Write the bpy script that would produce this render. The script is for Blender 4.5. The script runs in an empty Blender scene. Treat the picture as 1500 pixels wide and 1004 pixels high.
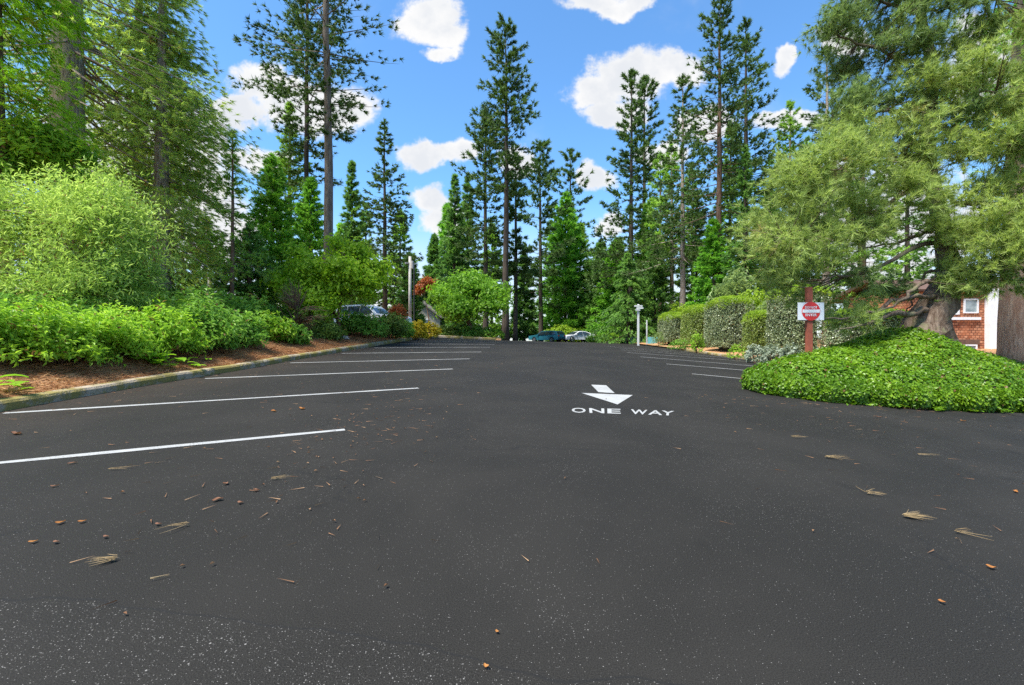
import bpy, bmesh, math
import numpy as np
from mathutils import Vector, Matrix

S = bpy.context.scene
COL = S.collection
RA = math.radians
FPX = 667.0          # focal length in photo pixels
CZ = 1.33            # eye height

# ------------------------------------------------------------------ camera, sky, sun, exposure
cd = bpy.data.cameras.new("camera")
cd.lens = 16.0; cd.sensor_width = 36.0; cd.clip_start = 0.05; cd.clip_end = 3000
cam = bpy.data.objects.new("camera", cd); COL.objects.link(cam)
cam.location = (0, 0, CZ); cam.rotation_euler = (RA(90), 0, 0)
S.camera = cam
SUN_EL, SUN_AZ = 64.0, -128.0     # azimuth from +Y, negative = to the left; sun stands behind left
SUN_STRENGTH, SUN_ANGLE, SKY_STRENGTH, CLOUD = 4.5, 14.0, 0.114, 0.465
S.view_settings.view_transform = 'Standard'; S.view_settings.look = 'None'
S.view_settings.gamma = 1.0; S.view_settings.exposure = 1.1
S.cycles.max_bounces = 6; S.cycles.diffuse_bounces = 4; S.cycles.transmission_bounces = 4
S.cycles.glossy_bounces = 2; S.cycles.transparent_max_bounces = 4
S.cycles.use_denoising = False
S.cycles.sample_clamp_indirect = 6.0

sl = bpy.data.lights.new("sun", 'SUN'); sl.energy = SUN_STRENGTH; sl.angle = RA(SUN_ANGLE); sl.color = (1.0, 0.96, 0.88)
so = bpy.data.objects.new("sun", sl); COL.objects.link(so)
az, el = RA(SUN_AZ), RA(SUN_EL)
sun_dir = Vector((math.sin(az) * math.cos(el), math.cos(az) * math.cos(el), math.sin(el)))
so.rotation_euler = sun_dir.to_track_quat('Z', 'Y').to_euler(); so.location = (0, 0, 60)


class NT:
    def __init__(s, tree): s.t = tree; s.t.nodes.clear()
    def n(s, typ, **kw):
        d = s.t.nodes.new(typ)
        for k, v in kw.items(): setattr(d, k, v)
        return d
    def l(s, a, b): s.t.links.new(a, b)
    def put(s, sock, v):
        if isinstance(v, bpy.types.NodeSocket): s.l(v, sock)
        elif v is not None: sock.default_value = v
    def m(s, op, a, b=None, c=None, clamp=False):
        d = s.n('ShaderNodeMath', operation=op, use_clamp=clamp)
        for i, v in enumerate((a, b, c)): s.put(d.inputs[i], v)
        return d.outputs[0]
    def v(s, op, a, b=None):
        d = s.n('ShaderNodeVectorMath', operation=op)
        s.put(d.inputs[0], a); s.put(d.inputs[1], b)
        return d.outputs['Value'] if op in ('DOT_PRODUCT', 'LENGTH') else d.outputs['Vector']
    def mix(s, f, a, b, blend='MIX'):
        d = s.n('ShaderNodeMix', data_type='RGBA', blend_type=blend)
        s.put(d.inputs[0], f)
        for i, c in ((6, a), (7, b)):
            s.put(d.inputs[i], (*c, 1) if isinstance(c, tuple) and len(c) == 3 else c)
        return d.outputs[2]
    def noise(s, vec, scale, detail=3, rough=.55, out='Fac', dist=0):
        d = s.n('ShaderNodeTexNoise'); s.put(d.inputs['Vector'], vec)
        d.inputs['Scale'].default_value = scale; d.inputs['Detail'].default_value = detail
        d.inputs['Roughness'].default_value = rough; d.inputs['Distortion'].default_value = dist
        return d.outputs[out]
    def step(s, x, a, b, lo=0., hi=1.):
        d = s.n('ShaderNodeMapRange', interpolation_type='SMOOTHSTEP')
        s.put(d.inputs['Value'], x)
        d.inputs['From Min'].default_value = a; d.inputs['From Max'].default_value = b
        d.inputs['To Min'].default_value = lo; d.inputs['To Max'].default_value = hi
        return d.outputs[0]
    def ramp(s, x, stops):
        d = s.n('ShaderNodeValToRGB'); s.put(d.inputs[0], x); e = d.color_ramp.elements
        while len(e) < len(stops): e.new(.5)
        for q, (p, c) in zip(e, stops): q.position = p; q.color = (*c, 1)
        return d.outputs[0]


W = bpy.data.worlds.new("World"); S.world = W; W.use_nodes = True
w = NT(W.node_tree)
sky = w.n('ShaderNodeTexSky', sky_type='NISHITA'); sky.sun_disc = False
sky.sun_elevation = el; sky.sun_rotation = az
sky.air_density = 1.0; sky.dust_density = 0.3; sky.ozone_density = 2.0
D = w.n('ShaderNodeTexCoord').outputs['Generated']
sp = w.n('ShaderNodeSeparateXYZ'); w.l(D, sp.inputs[0])
ay = w.m('MAXIMUM', w.m('ABSOLUTE', sp.outputs[1]), 0.04)
U = w.m('DIVIDE', sp.outputs[0], ay); V = w.m('DIVIDE', sp.outputs[2], ay)
cmb = w.n('ShaderNodeCombineXYZ'); w.l(U, cmb.inputs[0]); w.l(V, cmb.inputs[1]); UV = cmb.outputs[0]
CLOUDS = [  # cloud puffs seen from the lot: bearing and height as photo pixels, radii
    (625, 22, 54, 38), (655, 40, 36, 34), (640, 72, 26, 14), (385, 135, 52, 42), (345, 165, 40, 24), (440, 150, 70, 42), (500, 150, 58, 44),
    (360, 225, 46, 20), (405, 225, 36, 16), (625, 222, 42, 22), (665, 226, 34, 20), (755, 240, 32, 24), (625, 292, 30, 26), (640, 330, 40, 34),
    (940, 105, 76, 42), (985, 100, 44, 34), (865, 130, 44, 24), (905, 158, 60, 26), (880, 2, 66, 24), (930, -4, 40, 16),
    (868, 256, 30, 22), (965, 222, 40, 20), (1150, 92, 20, 18), (1160, 178, 56, 20), (1235, 62, 36, 24), (1030, 185, 50, 26),
    (190, 240, 150, 120), (1300, 330, 160, 120), (1430, 100, 60, 80), (300, 330, 120, 60), (885, 335, 26, 26), (-150, 100, 130, 90), (1700, 150, 160, 90), (1150, -160, 120, 60), (400, -200, 150, 70)]
field = None
warp = w.noise(UV, 5.5, 5, .6, 'Color')
wuv = w.v('ADD', UV, w.v('MULTIPLY', w.v('SUBTRACT', warp, (.5, .5, .5)), (.13, .13, 0)))
low = None
for (cx, cy, rx, ry) in CLOUDS:
    q = w.v('MULTIPLY', w.v('SUBTRACT', wuv, ((cx - 750) / FPX, (502 - cy) / FPX, 0)), (FPX / rx * 1.06, FPX / ry * 1.06, 0))
    f = w.m('SUBTRACT', 1.0, w.v('DOT_PRODUCT', q, q))
    field = f if field is None else w.m('MAXIMUM', field, f)
fb = w.noise(UV, 13, 6, .62)
fld = w.m('ADD', w.m('MAXIMUM', field, -2.5), w.m('ADD', w.m('MULTIPLY', w.m('SUBTRACT', fb, .5), 2.9), w.m('MULTIPLY', w.m('SUBTRACT', w.noise(UV, 42, 5, .65), .5), .9)))
alpha = w.step(fld, -.55, .50)
wisps = w.m('MULTIPLY', w.step(w.noise(UV, 3.2, 5, .6), .52, .75), .35)
hz = w.m('MULTIPLY', w.step(V, .05, .36, 1, 0), w.step(w.noise(UV, 4, 4), .25, .6, .7, 1))
alpha = w.m('MAXIMUM', alpha, w.m('MAXIMUM', hz, wisps))
shade = w.step(w.m('ADD', w.noise(UV, 7, 4, .5), w.m('MULTIPLY', fld, .18)), .48, .78)
ccol = w.mix(shade, (CLOUD, CLOUD, CLOUD * 1.0), (CLOUD * .82, CLOUD * .85, CLOUD * .90))
skyc = w.mix(1.0, sky.outputs[0], (SKY_STRENGTH * .68, SKY_STRENGTH * 1.02, SKY_STRENGTH * 1.22), 'MULTIPLY')
tot = w.mix(w.m('POWER', alpha, 1.6), skyc, ccol)
bg = w.n('ShaderNodeBackground'); w.l(tot, bg.inputs[0]); bg.inputs[1].default_value = 1.0
wo = w.n('ShaderNodeOutputWorld'); w.l(bg.outputs[0], wo.inputs[0])

# ------------------------------------------------------------------ terrain functions
def sm(x, a, b):
    t = np.clip((np.asarray(x, float) - a) / (b - a), 0, 1); return t * t * (3 - 2 * t)

def G(X, Y):
    """height of the paved lot"""
    X = np.asarray(X, float); Y = np.asarray(Y, float)
    z = np.where(Y < 16, .055 * Y, np.where(Y < 38, .88 + .055 * (Y - 16) - .00125 * (Y - 16) ** 2,
                 1.485 - .0003 * np.clip(Y - 38, 0, 26) ** 2 - .0156 * np.clip(Y - 64, 0, None)))
    bl = .015 + .03 * sm(Y, 15, 30)
    ql = bl * np.clip(-X, 0, 9)
    Xp = np.clip(X, 0, 16)
    qr = -.015 * Xp - np.where(Xp < 3, .055 * Xp ** 2 / 6, .055 * (Xp - 1.5))
    return z + ql * (1 - sm(Y, 40, 70)) + qr * (1 - sm(Y, 25, 60))

def gp(px, py):
    """the ground point seen at a photo pixel"""
    u = (px - 750) / FPX; v = (502 - py) / FPX
    Y = np.arange(.5, 90, .01); d = CZ + v * Y - G(u * Y, Y)
    k = np.where(d <= 0)[0]; k = k[0] if len(k) else int(np.argmin(d))
    return float(u * Y[k]), float(Y[k])

def at(px, py, Y): return np.array(((px - 750) / FPX * Y, Y, CZ + (502 - py) / FPX * Y))

LK = np.array([(-6.7, -14), (-6.68, 0), (-6.66, 5.9), (-6.65, 7), (-6.6, 8.3), (-6.45, 9.6), (-6.35, 11), (-6.3, 13.4), (-6.05, 17.5), (-5.72, 21), (-5.5, 23.8), (-5.35, 26.5), (-5.3, 29.5), (-5.32, 33.0)])
def kx(Y): return np.interp(Y, LK[:, 1], LK[:, 0])
def bank(X, Y):
    """height of the planted bank on the left"""
    X = np.asarray(X, float); Y = np.asarray(Y, float)
    d = np.clip(kx(Y) - .16 - X, 0, None)
    s = .27 * (1 - .55 * sm(Y, 19, 28))
    return G(kx(Y), Y) + .12 + s * np.minimum(d, 6) + .07 * np.clip(d - 6, 0, 12) + .05 * np.sin(X * 2.1 + Y * 1.3) * np.minimum(d, 1)
RKX = 11.9
def bed(X, Y):
    """height of the planted bed along the hedges on the right"""
    d = np.clip(np.asarray(X, float) - RKX - .2, 0, None)
    return G(RKX, Y) + .10 + .06 * np.minimum(d, 4) + .02 * np.clip(d - 4, 0, 30)

# ------------------------------------------------------------------ mesh collector
class MB:
    def __init__(s): s.v = []; s.t = []; s.q = []; s.n = 0
    def add(s, V, T=None, Q=None):
        V = np.asarray(V, float).reshape(-1, 3); s.v.append(V)
        if T is not None and len(T): s.t.append(np.asarray(T, int).reshape(-1, 3) + s.n)
        if Q is not None and len(Q): s.q.append(np.asarray(Q, int).reshape(-1, 4) + s.n)
        s.n += len(V)
    def box(s, c, size, rz=0, taper=1.0):
        x, y, z = [k / 2 for k in size]; V = []
        for sz in (-1, 1):
            k = 1 if sz < 0 else taper
            for sx, sy in ((-1, -1), (1, -1), (1, 1), (-1, 1)): V.append((sx * x * k, sy * y * k, sz * z))
        V = np.array(V); ca, sa = math.cos(rz), math.sin(rz)
        V = np.stack([V[:, 0] * ca - V[:, 1] * sa, V[:, 0] * sa + V[:, 1] * ca, V[:, 2]], 1) + np.array(c)
        s.add(V, None, [(0, 3, 2, 1), (4, 5, 6, 7), (0, 1, 5, 4), (1, 2, 6, 5), (2, 3, 7, 6), (3, 0, 4, 7)])
    def tube(s, P, R, n=6, cap=True, wob=None):
        P = np.asarray(P, float); R = np.broadcast_to(np.asarray(R, float), (len(P),)); m = len(P)
        T = np.gradient(P, axis=0); T /= np.linalg.norm(T, axis=1)[:, None] + 1e-9
        up = np.where(np.abs(T[:, 2:3]) > .9, np.array([[1., 0, 0]]), np.array([[0, 0, 1.]]))
        if np.any(np.abs(T[:, 2]) > .9) and np.any(np.abs(T[:, 2]) <= .9): up = np.broadcast_to(np.array([[.3, .9, .1]]), T.shape)
        A = np.cross(T, up); A /= np.linalg.norm(A, axis=1)[:, None] + 1e-9; B = np.cross(T, A)
        a = np.arange(n) * 2 * math.pi / n
        rr = R[:, None] * (np.ones((m, n)) if wob is None else wob)
        V = P[:, None, :] + rr[..., None] * (A[:, None, :] * np.cos(a)[None, :, None] + B[:, None, :] * np.sin(a)[None, :, None])
        Q = []
        for i in range(m - 1):
            for j in range(n):
                k = (j + 1) % n; Q.append((i * n + j, i * n + k, (i + 1) * n + k, (i + 1) * n + j))
        V = V.reshape(-1, 3); Tt = []
        if cap:
            V = np.vstack([V, P[0], P[-1]])
            for j in range(n):
                k = (j + 1) % n; Tt.append((m * n, k, j)); Tt.append((m * n + 1, (m - 1) * n + j, (m - 1) * n + k))
        s.add(V, Tt, Q)
    def grid(s, V):
        a, b = V.shape[:2]; i = np.arange(a * b).reshape(a, b)
        Q = np.stack([i[:-1, :-1], i[1:, :-1], i[1:, 1:], i[:-1, 1:]], -1).reshape(-1, 4)
        s.add(V.reshape(-1, 3), None, Q)
    def poly(s, P, th=0.0, nrm=(0, 0, 1)):
        """a flat convex polygon slab of thickness th"""
        P = np.asarray(P, float); n = len(P); nv = np.array(nrm, float)
        if th == 0: s.add(P, [(0, i, i + 1) for i in range(1, n - 1)]); return
        V = np.vstack([P, P - nv * th]); T = [(0, i, i + 1) for i in range(1, n - 1)] + [(n, n + i + 1, n + i) for i in range(1, n - 1)]
        s.add(V, T, [(i, n + i, n + (i + 1) % n, (i + 1) % n) for i in range(n)])
    def build(s, name, mat, parent=None, smooth=False, origin=None):
        me = bpy.data.meshes.new(name)
        V = np.vstack(s.v) if s.v else np.zeros((0, 3))
        if origin is not None: V = V - np.array(origin, float)
        T = np.vstack(s.t) if s.t else np.zeros((0, 3), int); Q = np.vstack(s.q) if s.q else np.zeros((0, 4), int)
        me.vertices.add(len(V)); me.vertices.foreach_set('co', V.astype(np.float32).ravel())
        me.loops.add(T.size + Q.size); me.polygons.add(len(T) + len(Q))
        me.loops.foreach_set('vertex_index', np.concatenate([T.ravel(), Q.ravel()]).astype(np.int32))
        st = np.concatenate([np.arange(len(T)) * 3, T.size + np.arange(len(Q)) * 4]).astype(np.int32)
        me.polygons.foreach_set('loop_start', st)
        me.polygons.foreach_set('use_smooth', np.full(len(st), bool(smooth)))
        me.materials.append(mat); me.update(calc_edges=True)
        return link(name, me, parent, origin)

def link(name, me, parent=None, origin=None):
    o = bpy.data.objects.new(name, me); COL.objects.link(o)
    if parent is not None: o.parent = parent
    elif origin is not None: o.location = tuple(origin)
    return o

def tag(o, label=None, cat=None, group=None, kind=None):
    for k, v in (('label', label), ('category', cat), ('group', group), ('kind', kind)):
        if v: o[k] = v
    return o

def thing(name, label, cat, loc=(0, 0, 0), group=None, rz=0):
    o = bpy.data.objects.new(name, None); COL.objects.link(o); o.location = tuple(loc); o.rotation_euler = (0, 0, rz)
    o.empty_display_size = .2
    return tag(o, label, cat, group)

# ------------------------------------------------------------------ materials
def mat(name):
    m = bpy.data.materials.new(name); m.use_nodes = True
    return m, NT(m.node_tree)

def finish(n, col, rough=.7, bump=None, bstr=.3, bdist=.02, metal=0, spec=.5, trans=0, tcol=None):
    p = n.n('ShaderNodeBsdfPrincipled')
    n.put(p.inputs['Base Color'], (*col, 1) if isinstance(col, tuple) and len(col) == 3 else col)
    n.put(p.inputs['Roughness'], rough); p.inputs['Metallic'].default_value = metal
    n.put(p.inputs['Specular IOR Level'], spec)
    if bump is not None:
        b = n.n('ShaderNodeBump'); b.inputs['Strength'].default_value = bstr; b.inputs['Distance'].default_value = bdist
        n.l(bump, b.inputs['Height']); n.l(b.outputs[0], p.inputs['Normal'])
    out = n.n('ShaderNodeOutputMaterial'); sh = p.outputs[0]
    if trans:
        t = n.n('ShaderNodeBsdfTranslucent'); n.put(t.inputs[0], tcol if tcol is not None else col)
        mx = n.n('ShaderNodeMixShader'); mx.inputs[0].default_value = trans
        n.l(sh, mx.inputs[1]); n.l(t.outputs[0], mx.inputs[2]); sh = mx.outputs[0]
    n.l(sh, out.inputs[0])
    return p

def leaf_mat(name, c1, c2, c3, trans=.35, ns=.8, rough=.5, alt=None, spec=.3, tw=1.5, dead=0):
    """foliage: colour varies leaf by leaf and from one spray to the next (alt: tired or young growth)"""
    m, n = mat(name)
    g = n.n('ShaderNodeNewGeometry'); pos = g.outputs['Position']
    r = g.outputs['Random Per Island']
    k = n.m('ADD', n.m('MULTIPLY', r, .55), n.m('MULTIPLY', n.step(n.noise(pos, ns, 3, .6), .3, .7), .45))
    col = n.ramp(k, [(0.0, c1), (.5, c2), (1.0, c3)])
    if alt: col = n.mix(n.step(n.noise(pos, ns * 1.7, 3, .6), .60, .74, 0, .75), col, alt)
    if dead: col = n.mix(n.m('GREATER_THAN', n.m('FRACT', n.m('MULTIPLY', r, 37.7)), 1 - dead), col, (.19, .11, .04))
    tc = n.mix(1.0, col, (tw, tw, tw * .7), 'MULTIPLY')
    finish(n, col, rough, trans=trans, tcol=tc, spec=spec)
    return m

def bark_mat(name, c1, c2, moss=None, sc=1.0):
    m, n = mat(name)
    tc = n.n('ShaderNodeTexCoord').outputs['Object']
    st = n.v('MULTIPLY', tc, (9 * sc, 9 * sc, 1.3 * sc))
    a = n.noise(st, 1.6, 5, .65); b = n.noise(st, 5, 4, .6)
    col = n.mix(n.step(a, .35, .65), c1, c2)
    col = n.mix(n.step(b, .5, .8, 0, .5), col, tuple(k * .45 for k in c1))
    if moss: col = n.mix(n.step(n.noise(tc, 2.2, 4), .5, .66, 0, .8), col, moss)
    finish(n, col, .9, n.m('ADD', a, n.m('MULTIPLY', b, .4)), .9, .04, spec=.2)
    return m

def plain(name, col, rough=.5, var=.12, sc=6, metal=0, bump=0, spec=.5):
    m, n = mat(name)
    tc = n.n('ShaderNodeTexCoord').outputs['Object']
    f = n.noise(tc, sc, 5, .6)
    c = n.mix(n.step(f, .3, .7), tuple(k * (1 - var) for k in col), tuple(min(1, k * (1 + var)) for k in col))
    finish(n, c, rough, f if bump else None, bump or .1, .01, metal, spec)
    return m

M = {}
# asphalt: sealed dark surface, worn patches with pale aggregate, a seam and faint tyre polish
m, n = mat('asphalt'); M['asphalt'] = m
P_ = n.n('ShaderNodeNewGeometry').outputs['Position']
flat = n.v('MULTIPLY', P_, (1, 1, 0))
sx = n.n('ShaderNodeSeparateXYZ'); n.l(P_, sx.inputs[0])
grain = n.noise(flat, 190, 2, .6); mid = n.noise(flat, 28, 4, .6); big = n.noise(flat, .55, 4, .6, dist=.4)
col = n.mix(n.step(grain, .3, .7), (.0075, .0069, .0060), (.0285, .0265, .0232))
col = n.mix(n.m('MULTIPLY', n.step(big, .38, .66), .42), col, (.0300, .0278, .0243))
seam = n.m('ADD', sx.outputs[1], n.m('ADD', n.m('MULTIPLY', sx.outputs[0], .17), n.m('MULTIPLY', n.noise(flat, .9, 3), .5)))
oldpart = n.step(seam, 2.02, 1.98)                        # older patch of paving nearest the camera
wear = n.m('MAXIMUM', n.m('MULTIPLY', oldpart, .9), n.m('MULTIPLY', n.step(n.noise(flat, .7, 4, .65), .46, .68), .62))
for sc_, rad, thr in ((80, .24, .815), (160, .30, .735), (42, .16, .945)):
    vo = n.n('ShaderNodeTexVoronoi'); vo.inputs['Scale'].default_value = sc_; n.l(flat, vo.inputs['Vector'])
    cs = n.n('ShaderNodeSeparateColor'); n.l(vo.outputs['Color'], cs.inputs[0])
    pick = n.m('GREATER_THAN', n.m('ADD', cs.outputs[0], n.m('MULTIPLY', wear, .24)), thr + .195)
    size = n.m('MULTIPLY', n.m('ADD', n.m('MULTIPLY', cs.outputs[1], .8), .35), rad)
    spk = n.m('MULTIPLY', pick, n.m('LESS_THAN', vo.outputs['Distance'], size))
    col = n.mix(n.m('MULTIPLY', spk, n.m('ADD', .35, n.m('MULTIPLY', cs.outputs[2], .65))), col, (.20, .19, .175))
ln = n.m('ABSOLUTE', n.m('SUBTRACT', seam, 2.0))
col = n.mix(n.step(ln, 0, .012, .7, 0), col, (.014, .014, .014))
stn = n.step(n.noise(flat, 1.15, 2, .5), .66, .74)
col = n.mix(n.m('MULTIPLY', stn, .45), col, (.010, .0095, .009))
# hairline cracks in a few places
vc = n.n('ShaderNodeTexVoronoi', feature='DISTANCE_TO_EDGE'); vc.inputs['Scale'].default_value = .34
n.l(n.v('ADD', flat, n.v('MULTIPLY', n.noise(flat, 1.5, 5, .7, 'Color'), (.9, .9, 0))), vc.inputs['Vector'])
crack = n.m('MULTIPLY', n.step(vc.outputs['Distance'], 0, .005, 1, 0), n.step(n.noise(flat, .35, 2), .44, .52))
col = n.mix(n.m('MULTIPLY', crack, .7), col, (.012, .012, .012))
# dust and needle dirt gathered along the kerb
dust = n.m('MULTIPLY', n.step(sx.outputs[0], -4.6, -6.6), n.step(mid, .35, .75))
col = n.mix(n.m('MULTIPLY', dust, .4), col, (.085, .055, .036))
finish(n, col, n.step(big, .3, .7, .70, .85), n.m('ADD', grain, n.m('MULTIPLY', mid, .5)), .6, .006, spec=.14)

m, n = mat('road_paint'); M['paint'] = m
P_ = n.n('ShaderNodeNewGeometry').outputs['Position']
worn = n.m('MULTIPLY', n.step(n.noise(P_, 60, 4, .7), .48, .62), n.step(n.noise(P_, 2.2, 4), .38, .68))
col = n.mix(n.m('MULTIPLY', worn, .8), n.mix(n.noise(P_, 8, 4), (.26, .26, .25), (.37, .37, .357)), (.07, .07, .07))
finish(n, col, .7, n.noise(P_, 180, 2), .3, .004)

m, n = mat('kerb_concrete'); M['kerb'] = m
P_ = n.n('ShaderNodeNewGeometry').outputs['Position']
a = n.noise(P_, 3, 5, .65); b = n.noise(P_, 40, 4, .6)
col = n.mix(a, (.25, .20, .14), (.43, .36, .27)); col = n.mix(n.step(b, .5, .75, 0, .5), col, (.12, .11, .09))
mossf = n.step(n.noise(P_, 1.9, 6, .75), .40, .54)
col = n.mix(n.m('MULTIPLY', mossf, .8), col, n.mix(b, (.10, .10, .015), (.30, .22, .03)))
finish(n, col, .9, n.m('ADD', b, mossf), .6, .02, spec=.2)

m, n = mat('bank_soil'); M['soil'] = m
P_ = n.n('ShaderNodeNewGeometry').outputs['Position']
a = n.noise(P_, 1.1, 5, .65); b = n.noise(P_, 60, 3, .7); c = n.noise(n.v('MULTIPLY', P_, (1, 3, 1)), 22, 4, .7)
col = n.mix(a, (.40, .20, .085), (.58, .34, .175)); col = n.mix(n.step(c, .4, .7, 0, .7), col, (.10, .045, .022))
col = n.mix(n.step(b, .55, .75, 0, .6), col, (.42, .26, .13))
col = n.mix(n.step(n.noise(P_, .8, 5, .7), .6, .7, 0, .6), col, (.16, .15, .03))
finish(n, col, .95, n.m('ADD', b, c), .9, .03, spec=.1)

m, n = mat('forest_floor'); M['floor'] = m
P_ = n.n('ShaderNodeNewGeometry').outputs['Position']
col = n.mix(n.noise(P_, .3, 6, .7), (.10, .075, .04), (.09, .11, .035))
finish(n, col, .95, n.noise(P_, 6, 4), .8, .1, spec=.1)

M['bark_red'] = bark_mat('cedar_bark', (.30, .17, .115), (.42, .29, .21))
M['bark_grey'] = bark_mat('grey_bark', (.24, .17, .14), (.44, .36, .31))
M['bark_pale'] = bark_mat('pale_pine_bark', (.20, .15, .12), (.40, .34, .28))
M['bark_far'] = bark_mat('dark_pine_bark', (.05, .037, .028), (.10, .078, .058), sc=.6)
M['bark_brown'] = bark_mat('brown_pine_bark', (.11, .065, .042), (.20, .13, .09), sc=.6)
M['bark_tall'] = bark_mat('tall_pine_bark', (.13, .095, .07), (.25, .20, .16))
M['bark_lean'] = bark_mat('leaning_pine_bark', (.10, .065, .045), (.24, .18, .135), moss=(.20, .19, .10))
M['twig'] = bark_mat('twig_bark', (.12, .07, .045), (.20, .13, .09))

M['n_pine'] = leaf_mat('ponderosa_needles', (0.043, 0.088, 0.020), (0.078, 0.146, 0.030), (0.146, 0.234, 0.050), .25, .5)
M['n_pine2'] = leaf_mat('bright_pine_needles', (0.116, 0.235, 0.032), (0.230, 0.403, 0.054), (0.420, 0.638, 0.089), .3, .5)  # brighter, yellower green than the ponderosa needles
M['n_fir'] = leaf_mat('fir_needles', (0.068, 0.168, 0.039), (0.137, 0.281, 0.059), (0.276, 0.475, 0.088), .3, .6)
M['n_cedar'] = leaf_mat('green_cedar_sprays', (0.092, 0.245, 0.028), (0.184, 0.414, 0.040), (0.369, 0.659, 0.070), .35, .7)
M['n_deodar'] = leaf_mat('deodar_sprays', (0.090, 0.197, 0.043), (0.161, 0.329, 0.064), (0.305, 0.493, 0.100), .35, .7)
M['n_seq'] = leaf_mat('grey_green_needles', (0.192, 0.298, 0.055), (0.384, 0.506, 0.103), (0.544, 0.694, 0.129), .5, .9, alt=(0.607, 0.389, 0.154))
M['n_seq2'] = leaf_mat('brown_green_needles', (0.192, 0.282, 0.064), (0.318, 0.446, 0.103), (0.510, 0.624, 0.140), .5, .9, alt=(0.628, 0.328, 0.129))
M['n_edge'] = leaf_mat('yellow_green_cedar', (0.167, 0.332, 0.018), (0.308, 0.552, 0.026), (0.531, 0.794, 0.035), .4, .8, alt=(0.558, 0.353, 0.052))
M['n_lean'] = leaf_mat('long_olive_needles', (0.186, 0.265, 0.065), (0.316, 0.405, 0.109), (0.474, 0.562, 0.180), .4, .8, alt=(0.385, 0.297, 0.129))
M['n_leandk'] = leaf_mat('shaded_olive_needles', (0.103, 0.171, 0.048), (0.184, 0.269, 0.085), (0.307, 0.417, 0.132), .35, .8)  # darker copy of the leaning pine's needles, shade put into the colour
M['l_bright'] = leaf_mat('bright_leaves', (0.104, 0.247, 0.016), (0.208, 0.429, 0.026), (0.351, 0.598, 0.052), .42, 1.5)
M['l_azalea'] = leaf_mat('azalea_leaves', (0.121, 0.246, 0.021), (0.258, 0.448, 0.036), (0.465, 0.651, 0.072), .4, 1.6, dead=0.03)
M['l_azalea2'] = leaf_mat('darker_azalea_leaves', (0.084, 0.199, 0.028), (0.169, 0.342, 0.047), (0.336, 0.539, 0.087), .38, 1.6, dead=0.03)
M['l_willow'] = leaf_mat('pale_willow_leaves', (0.202, 0.322, 0.064), (0.362, 0.503, 0.116), (0.564, 0.683, 0.232), .42, 1.2, dead=0.015)
M['l_maple'] = leaf_mat('lime_maple_leaves', (0.143, 0.260, 0.016), (0.286, 0.455, 0.026), (0.472, 0.650, 0.046), .45, 1.2)
M['l_dogwood'] = leaf_mat('dogwood_leaves', (0.085, 0.199, 0.016), (0.170, 0.343, 0.028), (0.292, 0.486, 0.055), .45, 1.0)
M['l_ivy'] = leaf_mat('ivy_leaves', (0.055, 0.132, 0.008), (0.120, 0.245, 0.011), (0.239, 0.375, 0.020), .35, .9, rough=.4, alt=(0.044, 0.110, 0.012), dead=0.02)
M['l_hedge'] = leaf_mat('hedge_leaves', (0.112, 0.150, 0.062), (0.250, 0.300, 0.150), (0.450, 0.500, 0.312), .25, 2.0, rough=.35, spec=.5, dead=0.02)
M['l_hedgeyel'] = leaf_mat('yellowish_hedge_leaves', (.12, .17, .03), (.24, .31, .07), (.40, .48, .15), .3, 2.0, rough=.35, spec=.5)
M['l_hedgetop'] = leaf_mat('hedge_top_leaves', (.15, .25, .015), (.27, .40, .03), (.42, .55, .06), .4, 1.5)
M['l_silver'] = leaf_mat('silver_leaves', (.14, .19, .12), (.26, .31, .22), (.44, .48, .40), .25, 2.0)
M['l_yellow'] = leaf_mat('golden_leaves', (.30, .26, .015), (.50, .40, .02), (.62, .52, .05), .4, 2.0)
M['l_red'] = leaf_mat('red_leaves', (0.224, 0.055, 0.018), (0.360, 0.110, 0.036), (0.440, 0.198, 0.072), .4, 2.0)
M['l_dark'] = leaf_mat('dark_shrub_leaves', (0.049, 0.105, 0.018), (0.098, 0.179, 0.029), (0.195, 0.284, 0.057), .3, 1.5)
M['l_feather'] = leaf_mat('feathery_leaves', (.17, .26, .09), (.28, .37, .15), (.38, .48, .22), .4, 1.0)
M['l_hosta'] = leaf_mat('broad_lime_leaves', (.14, .30, .012), (.22, .42, .02), (.30, .52, .03), .4, 3.0)
M['litter'] = leaf_mat('fallen_needles', (0.184, 0.072, 0.029), (0.345, 0.165, 0.074), (0.529, 0.330, 0.158), .15, 2.0, rough=.9)
M['lot_bits'] = leaf_mat('trodden_needles', (.11, .045, .022), (.21, .11, .055), (.38, .25, .14), .1, 2.0, rough=.9)
M['needle_pale'] = leaf_mat('dry_straw_needles', (0.192, 0.123, 0.056), (0.276, 0.197, 0.097), (0.348, 0.264, 0.153), .1, 3.0, rough=.8)
M['leaf_orange'] = leaf_mat('dry_orange_leaf', (0.240, 0.078, 0.022), (0.336, 0.133, 0.034), (0.400, 0.187, 0.053), .2, 3.0, rough=.7)
M['leaf_brown'] = leaf_mat('dry_brown_leaf', (.10, .045, .028), (.17, .08, .045), (.24, .12, .07), .15, 3.0, rough=.8)
M['core'] = plain('dark_core', (.035, .032, .02), .95, .4, 20)

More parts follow.
